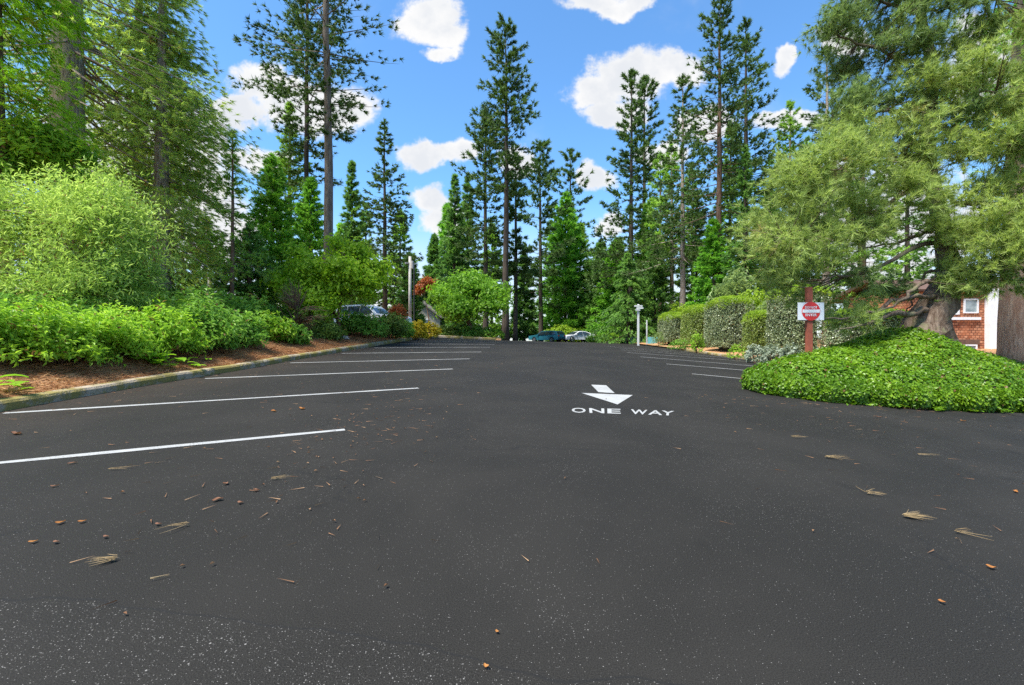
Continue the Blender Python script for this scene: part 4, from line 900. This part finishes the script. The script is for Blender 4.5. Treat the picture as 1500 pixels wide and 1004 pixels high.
blob_tree('dead_brush', 'brown twiggy half dead shrub under the left edge of the lime maple', (x, y, z), [(x, y, z), (x, y, z + .5), (x + .1, y, z + 1.0)], [ell(425, 432, 16.6, 26, 26, .6), ell(455, 460, 16.4, 30, 18, .6)], 403, M['l_dark'], M['twig'], 700, .08, .03, cat='shrub', limbs=190, tr=.04)
# dogwood at the far island
x, y, z = base_at(690, 34.5)
blob_tree('dogwood_tree', 'round bright green dogwood with flat layered crown on the far island', (x, y, z), [(x, y, z), (x, y, z + .7), (x - .2, y, z + 1.4), (x, y, z + 2.4)],
          [ell(690, 428, 34.5, 44, 13, 2.0), ell(660, 440, 34.5, 26, 11, 1.5), ell(722, 438, 34.5, 22, 12, 1.4), ell(690, 412, 34.8, 26, 8, 1.2), ell(690, 446, 34, 46, 12, 1.6), ell(650, 428, 34.8, 16, 9, 1), ell(670, 456, 34, 26, 8, 1.1), ell(720, 452, 34, 18, 9, 1)], 404, M['l_dogwood'], M['twig'], 10500, .28, .16, ros=6, limbs=70, tilt=.12, tr=.28, spray=3, up=.05, split=4, sub=.55)
c0 = at(620, 425, 38)
x, y, z = base_at(628, 38)
blob_tree('red_maple', 'thin red leaved maple beside the grey utility pole', (x, y, z), [(x, y, z), (x, y, z + 1.6), (c0[0] + .1, y, c0[2] - .4)], [ell(626, 412, 38, 10, 5, .5), ell(616, 422, 38, 8, 6, .5), ell(613, 427, 38, 6, 4, .4), ell(628, 420, 38, 6, 4, .4)], 405, M['l_red'], M['twig'], 1100, .24, .13, limbs=12, tr=.06)
# far island: low planter with clipped shrubs
b = MB(); b.grid(np.array([[(xx_, yy_, float(G(xx_, yy_)) + (.14 if j_ in (1, 2) else -.05)) for j_, yy_ in enumerate((33.2, 33.3, 37.4, 37.5))] for xx_ in np.linspace(-6.2, -.8, 10)])); struct(b.build('far_island', M['soil']))
kerb('kerb', [(-5.4, 33.1), (-3, 33.1), (-1.2, 33.15), (-.75, 33.5), (-.7, 35), (-.8, 37.6)], .16, .15, -1)
for i, (px, top, lb_, fol) in enumerate([(648, 480, 'low dark shrub at the left end of the far island', 'l_dark'), (664, 479, 'low dark shrub left of the dogwood trunk', 'l_dark'), (682, 480, 'low shrub at the foot of the dogwood trunk', 'l_azalea2'), (699, 480, 'low shrub right of the dogwood trunk', 'l_azalea2'), (714, 481, 'low green shrub near the right end of the far island', 'l_azalea2'), (727, 482, 'lighter low shrub at the right end of the far island', 'l_azalea')]):
    S(px, 34.1, 11, top, lb_, 420 + i, fol, nl=1300, L=.13, Wd=.07, group='low shrubs on the far island', ry=.55)
# far bed by the cars
S(822, 66, 26, 479, 'yellow green shrub between the teal and white cars', 430, 'l_hedgetop', nl=2400, L=.3, Wd=.14, ry=1.5)
S(850, 70, 26, 482, 'far yellow green shrub behind the white car roof', 431, 'l_maple', nl=2000, L=.3, Wd=.14, ry=1.5)
for i, (px, Y, hw, top, lb_, fol) in enumerate([(875, 54, 15, 491, 'low spreading shrub against the tail of the white car', 'l_azalea2'), (897, 52, 15, 488, 'highest of the low shrubs right of the white car', 'l_azalea'), (917, 49, 12, 495, 'flat green shrub left of the white sign post', 'l_azalea2'), (905, 58, 16, 480, 'rounded green shrub behind the highest low shrub', 'l_azalea2')]):
    S(px, Y, hw, top, lb_, 440 + i, fol, nl=1300, L=.2, Wd=.1, group='low shrubs right of the white car', ry=1.0)

# ------------------------------------------------------------------ sign on the island
x, y = (1185 - 750) / FPX * 11.0, 11.0; z0 = float(G(x, y)); zt = CZ + (502 - 421) / FPX * 11
t = thing('do_not_enter_sign', 'red post carrying a white board with a red no entry disc, standing in the ivy', 'sign', (x, y, z0))
b = MB(); b.box((0, 0, (zt - z0) / 2), (.125, .10, zt - z0), taper=.99); b.build('post', M['post_red'], t)
zb = CZ + (502 - 456.5) / FPX * 11 - z0
b = MB(); b.box((0.008, -.062, zb), (.63, .012, .42)); bo = b.build('board', M['sign_white'], t)
a = np.linspace(0, 2 * math.pi, 49)[:-1]
def disc(r_, yv): return np.stack([.008 + r_ * np.cos(a), np.full(48, yv), zb + r_ * np.sin(a)], 1)
b = MB(); b.poly(disc(.222, -.0715), .003, (0, -1, 0)); b.build('disc', M['sign_red'], bo)
b = MB(); b.box((.008, -.0745, zb + .004), (.415, .003, .078)); b.build('bar', M['sign_white'], bo)
for body, wd, h_, zc_ in (('DO NOT', .29, .060, .093), ('ENTER', .27, .060, -.087)):
    me, V = text_mesh(body); V = np.stack([.008 + (V[:, 0] - .5) * wd, np.full(len(V), -.0742), zb + zc_ + (V[:, 1] - .5) * h_], 1)
    me.vertices.foreach_set('co', V.astype(np.float32).ravel()); me.materials.clear(); me.materials.append(M['sign_white']); me.update(); link('lettering', me, bo)
for s in (-.15, .15):
    b = MB(); b.tube([(.20, -.068, zb + s * 1.2), (.20, -.078, zb + s * 1.2)], .010, 8); b.build('bolt', M['alloy'], t)
# white sign post at the far end
x, y = (935 - 750) / FPX * 40, 40.0; z0 = float(G(x, y)) - .05; H = height_to(447, 40, z0)
t = thing('finger_post', 'weathered white post topped by crossed white boards at the far right of the lot', 'signpost', (x, y, z0))
b = MB(); b.box((0, 0, H / 2), (.15, .15, H)); b.build('post', M['white_wood'], t)
for dx, dz, rz, L in ((-.02, -.10, .12, .72), (.1, -.28, -.25, .6), (-.06, -.44, .5, .44)):
    b = MB(); b.box((dx, -.14, H + dz), (L, .05, .13), rz * .3); b.build('board', M['white_wood'], t)
b = MB(); b.box((0, 0, H + .03), (.19, .19, .05), taper=.6); b.build('cap', M['white_wood'], t)
x = (947.5 - 750) / FPX * 41; z0 = float(G(x, 41)) - .05
t = thing('thin_stake', 'thin pale stake standing right of the white sign post', 'post', (x, 41, z0)); b = MB(); b.box((0, 0, 1.15), (.09, .09, 2.3)); b.build('post', M['white_wood'], t); b = MB(); b.box((0, 0, 2.32), (.11, .11, .05), taper=.7); b.build('cap', M['white_wood'], t)
def panel(px0, px1, Y, top, m_, label, name):
    x0, x1 = (px0 - 750) / FPX * Y, (px1 - 750) / FPX * Y; xc = (x0 + x1) / 2; z0 = gz(xc, Y) - .1; h = height_to(top, Y, z0); t = thing(name, label, 'fence', (xc, Y, z0), 'low coloured fence panels')
    b = MB()
    n_ = 8; wv = (x1 - x0) / n_
    for i in range(n_): b.box((-(x1 - x0) / 2 + wv * (i + .5), 0, h / 2), (wv * .93, .04, h * (1 - .03 * (i % 2))))
    b.build('boards', m_, t); b = MB(); b.box((0, .05, h * .75), (x1 - x0, .05, .09)); b.box((0, .05, h * .25), (x1 - x0, .05, .09)); b.build('rail', m_, t)
panel(917, 944, 47, 494, M['teal'], 'low dark teal fence panel behind the white sign post', 'fence_panel')
panel(949, 963, 42, 494, M['aqua'], 'low pale blue fence panel beside the farthest hedge', 'fence_panel')
# utility pole and thin dark pole
x, y, z = base_at(600.5, 33); H = height_to(376, 33, z)
t = thing('utility_pole', 'weathered grey utility pole beside the golden shrubs', 'pole', (x, y, z)); b = MB(); b.tube([(0, 0, 0), (0, 0, H)], [.12, .10], 12); b.build('post', M['grey_pole'], t, smooth=True)
b = MB(); b.box((0, -.05, H - .5), (.7, .08, .10), .5); b.tube([(.2, -.15, H - .9), (.2, -.15, H - .35)], .11, 10); b.build('crossarm', M['grey_pole'], t)
x, y, z = base_at(606.5, 34); H = height_to(388, 34, z)
t = thing('steel_pole', 'slim dark pole just right of the grey utility pole', 'pole', (x, y, z)); b = MB(); b.tube([(0, 0, 0), (0, 0, H)], [.06, .05], 8); b.build('post', M['black'], t); b = MB(); b.box((0, 0, H + .03), (.16, .16, .08), taper=.6); b.build('cap', M['black'], t)
x, y, z = base_at(307, 24); H = height_to(408, 24, z)
t = thing('grey_post', 'short pale grey post among the trees of the left bank', 'post', (x, y, z)); b = MB(); b.tube([(0, 0, 0), (0, 0, H)], [.10, .09], 10); b.build('post', M['grey_pole'], t); b = MB(); b.tube([(0, 0, H), (0, 0, H + .08)], [.12, .05], 10); b.build('cap', M['grey_pole'], t)

# ------------------------------------------------------------------ houses
def house_far():
    Yh = 50; xr = (652 - 750) / FPX * Yh; z0 = gz(xr, Yh) - .5
    t = thing('gabled_house', 'beige gabled house behind the utility pole', 'house', (xr, Yh, z0)); zz_ = lambda py: height_to(py, Yh, z0); xx_ = lambda px: (px - 652) / FPX * Yh
    apex = (xx_(600), zz_(428)); er = (xx_(648), zz_(462)); el = (xx_(560), zz_(462))
    prof = [(el[0] + .3, 0), (er[0] - .3, 0), (er[0] - .3, er[1] - .1), (apex[0], apex[1] - .25), (el[0] + .3, el[1] - .1)]
    b = MB(); P0 = np.array([(p[0], 0, p[1]) for p in prof]); b.poly(P0, 8.0, (0, -1, 0)); b.build('wall', M['beige'], t)
    b = MB()
    for e in (er, el):
        A = np.array([(apex[0], -.5, apex[1]), (e[0], -.5, e[1] - .2), (e[0], 8.5, e[1] - .2), (apex[0], 8.5, apex[1])]); b.poly(A, .18, (0, 0, 1))
    b.build('roof', M['roof'], t)
    f = MB(); f.box((xx_(622), -.06, zz_(474)), (1.1, .10, 1.0)); fo = f.build('window', M['trim_white'], t); f = MB(); f.box((xx_(622), -.12, zz_(474)), (.9, .03, .8)); f.build('pane', M['pane'], fo)
house_far()
Yh = 24.0; xc = (1443 - 750) / FPX * Yh; z0 = float(bed(xc, Yh)) - 1.6
t = thing('shingled_house', 'house clad in red brown wooden shingles behind the ivy mound', 'house', (xc, Yh, z0)); hx = lambda px: (px - 1443) / FPX * Yh; hz2 = lambda py: height_to(py, Yh, z0)
xl = hx(1340); top_ = hz2(424)
wins = [(1372, 1404, 440, 461), (1411, 1432, 438, 459)]; lows = [(1366, 1402, 505, 540), (1410, 1430, 505, 540)]
b = MB(); b.box(((xl + 0) / 2, 2.5, top_ / 2), (0 - xl, 5.0, top_)); b.build('wall', M['shingle'], t)
b = MB(); b.box((5.0, 4.2, top_ / 2), (10.0, 4.0, top_)); o_ = b.build('wall', M['darkwood'], t); o_['label'] = 'recessed dark brown wall'
b = MB(); b.box((.24, -.02, top_ / 2), (.52, .5, top_)); b.build('corner_board', M['trim_white'], t)
b = MB(); A = np.array([(xl - .3, -.25, top_ - .02), (11, -.25, top_ - .02), (11, 3, top_ + .9), (xl - .3, 3, top_ + .9)]); b.poly(A, .12, (0, -.25, .95)); A2 = A.copy(); A2[:, 1] = 6 - A[:, 1]; b.poly(A2[::-1], .2, (0, .25, .95)); b.build('roof', M['darkwood'], t)
for (p0, p1, q0, q1) in wins + lows:
    cx_, w_ = (hx(p0) + hx(p1)) / 2, hx(p1) - hx(p0); cz_, h_ = (hz2(q0) + hz2(q1)) / 2, hz2(q0) - hz2(q1)
    b = MB()
    for dx in (-1, 1): b.box((cx_ + dx * (w_ / 2 - .03), -.03, cz_), (.07, .09, h_))
    for dz in (-1, 1): b.box((cx_, -.03, cz_ + dz * (h_ / 2 - .03)), (w_ - .14, .08, .07))
    fo = b.build('window', M['trim_white'], t); b = MB(); b.box((cx_, -.015, cz_), (w_ - .14, .025, h_ - .14)); b.build('pane', M['pane'], fo)
b = MB(); b.box(((hx(1340) + hx(1434)) / 2, -.06, hz2(467)), (hx(1434) - hx(1340), .14, .14)); b.build('belt_board', M['trim_white'], t)
b = MB(); b.box(((hx(1340) + hx(1434)) / 2, -.03, hz2(501)), (hx(1434) - hx(1340), .07, .25)); b.build('lintel', M['darkwood'], t)
b = MB(); b.box((1.9, 2.1, hz2(523)), (1.1, .14, 1.5)); fo = b.build('window', M['trim_white'], t); b = MB(); b.box((1.9, 2.02, hz2(523)), (.95, .04, 1.35)); b.build('pane', M['pane'], fo)

# ------------------------------------------------------------------ cars
def car(label, loc, rz, paint, L, Wd, low, glass, wx, wr, tail=True):
    """low: side outline of body and cabin (nose at +x); glass: side window outlines; wx: axle positions"""
    t = thing('parked_car', label, 'car', loc, 'parked cars', rz)
    out = []
    for p in low: out.append(p)
    bm = bmesh.new(); hw = Wd / 2
    def wy(z): return hw * (1 - .10 * max(0, (.42 - z)) - .26 * max(0, z - .95) / .75)
    rings = []
    for s in (-1, 1): rings.append([bm.verts.new((p[0], s * wy(p[1]), p[1])) for p in out])
    bm.faces.new(rings[0][::-1]); bm.faces.new(rings[1]); n_ = len(out)
    for i in range(n_):
        j = (i + 1) % n_; bm.faces.new((rings[0][i], rings[0][j], rings[1][j], rings[1][i]))
    bmesh.ops.recalc_face_normals(bm, faces=bm.faces)
    es = [e for e in bm.edges if len(e.link_faces) == 2 and e.calc_face_angle(0) > .7 and all(v.co.z > .35 for v in e.verts)]
    bmesh.ops.bevel(bm, geom=es, offset=.05, segments=3, profile=.6, affect='EDGES')
    bmesh.ops.triangulate(bm, faces=bm.faces)
    me = bpy.data.meshes.new('body'); bm.to_mesh(me); bm.free(); me.materials.append(M[paint]); link('body', me, t)
    for g in glass['side']:
        for s in (-1, 1):
            P = np.array([(p[0], s * (wy(p[1]) + .006), p[1]) for p in (g if s < 0 else g[::-1])]); b = MB(); b.poly(P, .02, (0, s, 0)); b.build('side_window', M['glass'], t)
    for nm in ('windscreen', 'rear_window'):
        (x0, z0), (x1, z1) = glass[nm]; nv = unit(np.array([-(z1 - z0), 0, x1 - x0])) * (1 if nm == 'rear_window' else -1); nv = nv * (1 if nv[2] > 0 else -1)
        P = np.array([(x0, -wy(z0) + .1, z0), (x0, wy(z0) - .1, z0), (x1, wy(z1) - .1, z1), (x1, -wy(z1) + .1, z1)]) + nv * .008
        b = MB(); b.poly(P, .02, nv); b.build(nm, M['glass'], t)
    for xw in wx:
        for s in (-1, 1):
            b = MB(); b.tube([(xw, s * (hw - .22), wr), (xw, s * (hw - .01), wr)], [wr, wr], 24); wo_ = b.build('wheel', M['rubber'], t)
            b = MB(); b.tube([(xw, s * (hw - .02), wr), (xw, s * (hw + .005), wr)], [wr * .66, wr * .62], 20)
            b.build('rim', M['alloy'], wo_)
    for s in (-1, 1):
        b = MB(); b.box((L / 2 - .13, s * (hw * .70), glass['lamp']), (.22, .42, .15), 0, .8); b.build('headlight', M['lamp_clear'], t)
        b = MB(); b.box((-L / 2 + .05, s * (hw * .76), glass['tail']), (.14, .30, .22 if L > 4.7 else .16), 0, .9); b.build('tail_light', M['lamp_red'], t)
        b = MB(); b.box((glass['mir'], s * (hw + .02), 1.0 * glass['belt']), (.14, .2, .13), 0, .8); b.build('mirror', M[paint], t)
    b = MB(); b.box((L / 2 - .01, 0, .50), (.06, Wd * .5, .22)); b.build('grille', M['black'], t)
    b = MB(); b.box((-L / 2 + .02, 0, .38), (.10, Wd * .82, .16)); b.build('bumper', M['black'], t)
    return t
def arch(x, r, n_=8): return [(x + r * math.cos(k), .30 + r * math.sin(k)) for k in np.linspace(math.pi, 0, n_)]
suv = [(-2.35, .34), *arch(-1.42, .42), *arch(1.42, .42), (2.38, .34), (2.42, .62), (2.36, .92), (2.2, 1.02), (1.15, 1.12), (.95, 1.15), (.25, 1.68), (-.2, 1.76), (-1.6, 1.74), (-2.05, 1.66), (-2.38, 1.12), (-2.42, .7)]
sg_ = dict(side=[[(.78, 1.14), (.2, 1.60), (-.3, 1.66), (-.35, 1.13)], [(-.42, 1.13), (-.38, 1.66), (-1.25, 1.65), (-1.3, 1.14)], [(-1.38, 1.15), (-1.33, 1.65), (-1.85, 1.6), (-2.1, 1.18)]], windscreen=((1.0, 1.14), (.25, 1.66)), rear_window=((-2.35, 1.16), (-2.08, 1.62)), lamp=.84, tail=.95, mir=.75, belt=1.12)
x, y, z = base_at(545, 29.5); zc_ = CZ + (502 - 487) / FPX * 29.5
car('white utility vehicle parked above the left bank, nose toward the lot', (x, y, zc_), RA(-18), 'car_white', 4.84, 1.92, suv, sg_, (-1.42, 1.42), .37)
wag = [(-2.3, .34), *arch(-1.35, .38), *arch(1.4, .38), (2.3, .34), (2.34, .6), (2.25, .82), (1.2, .95), (1.0, .97), (.35, 1.42), (-.1, 1.48), (-1.7, 1.46), (-1.95, 1.4), (-2.25, .98), (-2.34, .7)]
wg = dict(side=[[(.85, .97), (.32, 1.36), (-.2, 1.40), (-.22, .97)], [(-.3, .97), (-.28, 1.40), (-1.0, 1.39), (-1.05, .98)], [(-1.12, .98), (-1.08, 1.39), (-1.7, 1.36), (-1.95, 1.02)]], windscreen=((1.02, .98), (.38, 1.41)), rear_window=((-2.24, 1.0), (-1.98, 1.38)), lamp=.7, tail=.84, mir=.75, belt=.98)
x, y, z = base_at(801, 59); car('teal estate car parked at the far end, red tail lamps showing', (x, y, float(G(x, y)) + .0), RA(140), 'car_teal', 4.68, 1.78, wag, wg, (-1.35, 1.4), .33)
sed = [(-2.3, .32), *arch(-1.42, .39), *arch(1.42, .39), (2.32, .32), (2.36, .55), (2.2, .76), (1.3, .92), (1.1, .95), (.3, 1.38), (-.15, 1.44), (-.7, 1.42), (-1.7, 1.14), (-2.25, 1.04), (-2.34, .8)]
sg2 = dict(side=[[(.92, .96), (.28, 1.32), (-.22, 1.37), (-.25, .97)], [(-.32, .97), (-.28, 1.37), (-.75, 1.34), (-1.35, 1.12), (-1.4, 1.02)]], windscreen=((1.1, .97), (.33, 1.37)), rear_window=((-1.66, 1.15), (-.78, 1.41)), lamp=.68, tail=.92, mir=.8, belt=.98)
x, y, z = base_at(846, 62); car('white fastback car parked at the far end beside the low shrubs', (x, y, float(G(x, y)) + .12), RA(205), 'car_white', 4.7, 1.85, sed, sg2, (-1.42, 1.42), .35)

# ------------------------------------------------------------------ things fallen on the ground
rg = np.random.default_rng(77)
# needle litter over the bank
n_ = 42000; y_ = rg.uniform(2, 30, n_); x_ = kx(y_) - .15 - rg.exponential(1.3, n_); C = np.stack([x_, y_, bank(x_, y_) + .012 + .03 * rg.uniform(0, 1, n_)], 1)
a = rg.uniform(0, 6.28, n_); d = np.stack([np.cos(a), np.sin(a), rg.uniform(-.1, .3, n_)], 1); b = MB(); blades(b, C, d, 1, .17, .014, .1, rg)
tag(b.build('needle_litter', M['litter']), 'rusty fallen needles spread over the soil of the left bank', 'needle litter', kind='stuff')
# small debris on the lot: mostly near the kerb, in drifts, and by the island
def scat(n_, f): P = f(n_); return P
pts = np.vstack([np.stack([-6.55 + rg.exponential(.5, 520), rg.uniform(3.5, 24, 520)], 1),
                 np.stack([rg.normal(-3.6, 1.6, 260), rg.uniform(2.2, 13, 260)], 1), np.stack([rg.normal(-1.6, .45, 260), rg.normal(5.3, 1.6, 260)], 1),
                 np.stack([rg.uniform(3.2, 10.5, 220), 9.0 - rg.exponential(1.0, 220)], 1), np.stack([rg.uniform(1.5, 7, 80), rg.uniform(2.2, 8, 80)], 1), np.stack([rg.uniform(-6, 6, 80), rg.uniform(2, 20, 80)], 1)])
pts = pts[(pts[:, 1] > 1.9) & (pts[:, 0] > kx(pts[:, 1]) + .03) & ~inside(pts, ISL)]
n_ = len(pts); C = np.stack([pts[:, 0], pts[:, 1], G(pts[:, 0], pts[:, 1]) + .012], 1); a = rg.uniform(0, 6.28, n_); d = np.stack([np.cos(a), np.sin(a), .05 + 0 * a], 1)
b = MB(); half = rg.uniform(size=n_) < .80; blades(b, C[half], d[half], 1, .10, .006, .04, rg, back=.3)
leaves(b, C[~half], d[~half], np.tile([[0, 0, 1.]], ((~half).sum(), 1)) + .3 * rg.standard_normal(((~half).sum(), 3)), .032, .014, rg, fold=.3, droop=-.1)
tag(b.build('lot_litter', M['lot_bits']), 'scattered dry needles and bits of leaf lying over the asphalt', 'litter', kind='stuff')
def on(px, py): q = gp(px, py); return (q[0], q[1], float(G(*q)) + .008)
def curled(px, py, L, Wd, rz, m_, label, group='fallen leaves on the asphalt'):
    b = MB(); V = []
    for tt_ in np.linspace(0, 1, 7):
        wd = Wd * math.sin(.15 + 2.85 * tt_) ; row = []
        for s in (-1, -.4, .4, 1): row.append((.54 * L * (tt_ - .5), s * wd * .36 * (1 + .25 * math.sin(9 * tt_ + s * 2 + L * 70)) + .12 * L * math.sin(2.5 * tt_ + L * 50), .003 + .13 * Wd * abs(s + .3 * math.sin(6 * tt_)) ** 1.6 + .10 * L * (tt_ - .5) ** 2 + .05 * Wd * math.sin(5 * tt_ + L * 90)))
        V.append(row)
    b.grid(np.array(V)); o = b.build('fallen_leaf', M[m_], smooth=True); o.location = on(px, py); o.rotation_euler = (0, 0, RA(rz)); return tag(o, label, 'leaf', group)
for args in [(48, 797, .075, .030, 40, 'leaf_orange', 'curled orange leaf nearest the left edge'), (88, 768, .085, .04, 35, 'leaf_orange', 'left one of two orange leaves lying close together'), (120, 767, .075, .032, 40, 'leaf_orange', 'right one of two orange leaves lying close together'),
             (155, 789, .06, .03, 10, 'leaf_brown', 'small brown leaf right below the two orange leaves'), (82, 797, .06, .03, 15, 'leaf_brown', 'small dark leaf beside the leftmost orange leaf'), (80, 714, .09, .03, 12, 'leaf_brown', 'flat dark leaf below the nearest parking line'),
             (23, 637, .16, .10, 30, 'leaf_brown', 'large crumpled dark brown leaf between the two nearest parking lines'), (318, 736, .12, .06, 20, 'leaf_brown', 'crumpled red brown leaf among straw bits left of centre'), (352, 739, .07, .04, 5, 'leaf_brown', 'reddish leaf right of the crumpled red brown leaf'),
             (232, 771, .07, .03, 8, 'leaf_brown', 'brown leaf at the tip of the forked pine needles'), (330, 711, .08, .05, 60, 'leaf_brown', 'brown leaf above the crumpled red brown leaf'), (105, 681, .12, .035, 15, 'leaf_brown', 'dark leaf just under the nearest parking line'),
             (400, 604, .14, .07, 0, 'leaf_orange', 'rusty leaf in the stall beyond the nearest parking line'), (442, 600, .16, .09, 10, 'leaf_orange', 'broad rusty leaf right of the rusty leaf in the stall'), (376, 720, .07, .04, 0, 'leaf_brown', 'thin brown leaf at the right end of the straw drift'),
             (1452, 834, .08, .045, -35, 'leaf_orange', 'orange leaf at the lower right of the lot'), (1380, 886, .05, .03, -30, 'leaf_orange', 'small orange scrap at the bottom right'), (728, 930, .03, .022, 0, 'leaf_orange', 'tiny round tan bud near the bottom middle'), (712, 983, .035, .03, 20, 'leaf_orange', 'tiny tan scrap at the bottom edge of the lot'),
             (1488, 722, .10, .05, 10, 'leaf_orange', 'ragged tan leaf at the right edge'), (1412, 618, .14, .08, 0, 'leaf_orange', 'rusty leaf lying below the right part of the ivy'), (1288, 612, .16, .06, 0, 'leaf_brown', 'brown leaf lying at the foot of the ivy flank')]:
    curled(*args)
def tuft(px, py, L, n_, rz, fan, label, wd=.0034, curve=.2, m_='needle_pale'):
    b = MB()
    for k in range(n_):
        a = RA(rz) + rg.normal(0, fan * 1.5); l = L * rg.uniform(.45, .95); q = np.linspace(0, 1, 6)[:, None]; d = np.array([math.cos(a), math.sin(a), 0]); s = np.array([-d[1], d[0], 0]); off = rg.normal(0, .005, 3) * [1, 1, 0]
        b.tube(off + d * l * q + s * l * rg.uniform(-curve, curve) * q * q + np.array([0, 0, .006 + .004 * (k % 5)]), [wd * .5, wd * .5, wd * .45, wd * .4, wd * .3, wd * .12], 4)
    o = b.build('needle_bundle', M[m_]); o.location = on(px, py); return tag(o, label, 'pine needles', 'needle bundles on the asphalt')
tuft(168, 824, .13, 18, 215, .16, 'bristly straw coloured needle bundle near the lower left'); tuft(274, 772, .21, 5, 205, .25, 'long forked pale pine needles right of the brown leaf', curve=.3)
tuft(222, 852, .09, 2, 30, .05, 'single pale needle pair lying right of the bristly bundle'); tuft(1325, 760, .2, 30, 0, .22, 'flattened tan needle bundle at the right side of the lot', wd=.004); tuft(1270, 725, .18, 10, 10, .6, 'loose greenish needle wisp up left of the flattened tan bundle')
tuft(158, 690, .22, 3, 20, .08, 'thin needles lying under the nearest parking line'); tuft(398, 705, .16, 6, 30, .5, 'small straw wisp at the head of the drift left of centre'); tuft(1160, 642, .22, 6, -5, .12, 'pale twig like needles upper left of the right hand litter')
tuft(1345, 668, .25, 4, -10, .06, 'pair of long needles below the ivy mound'); tuft(1210, 672, .25, 14, 0, .2, 'tan needle bundle in front of the ivy tip'); tuft(1400, 782, .2, 6, -10, .3, 'small tan needle scraps right of the flattened bundle')
# a stone on the bank
t_ = MB(); d = unit(np.random.default_rng(3).standard_normal((1, 3)))
x, y = -6.9, 18.6; bm = bmesh.new(); bmesh.ops.create_icosphere(bm, subdivisions=3, radius=1)
for v in bm.verts: v.co = Vector((v.co.x * .26, v.co.y * .2, v.co.z * .10)) * (1 + .15 * math.sin(v.co.x * 4 + v.co.y * 5) + .1 * math.sin(v.co.z * 7 + v.co.x * 3))
me = bpy.data.meshes.new('stone'); bm.to_mesh(me); bm.free(); me.materials.append(M['stone']); o = link('stone', me); o.location = (x, y, float(bank(x, y)) + .04); tag(o, 'pale flat stone lying in the needle litter of the left bank', 'stone')
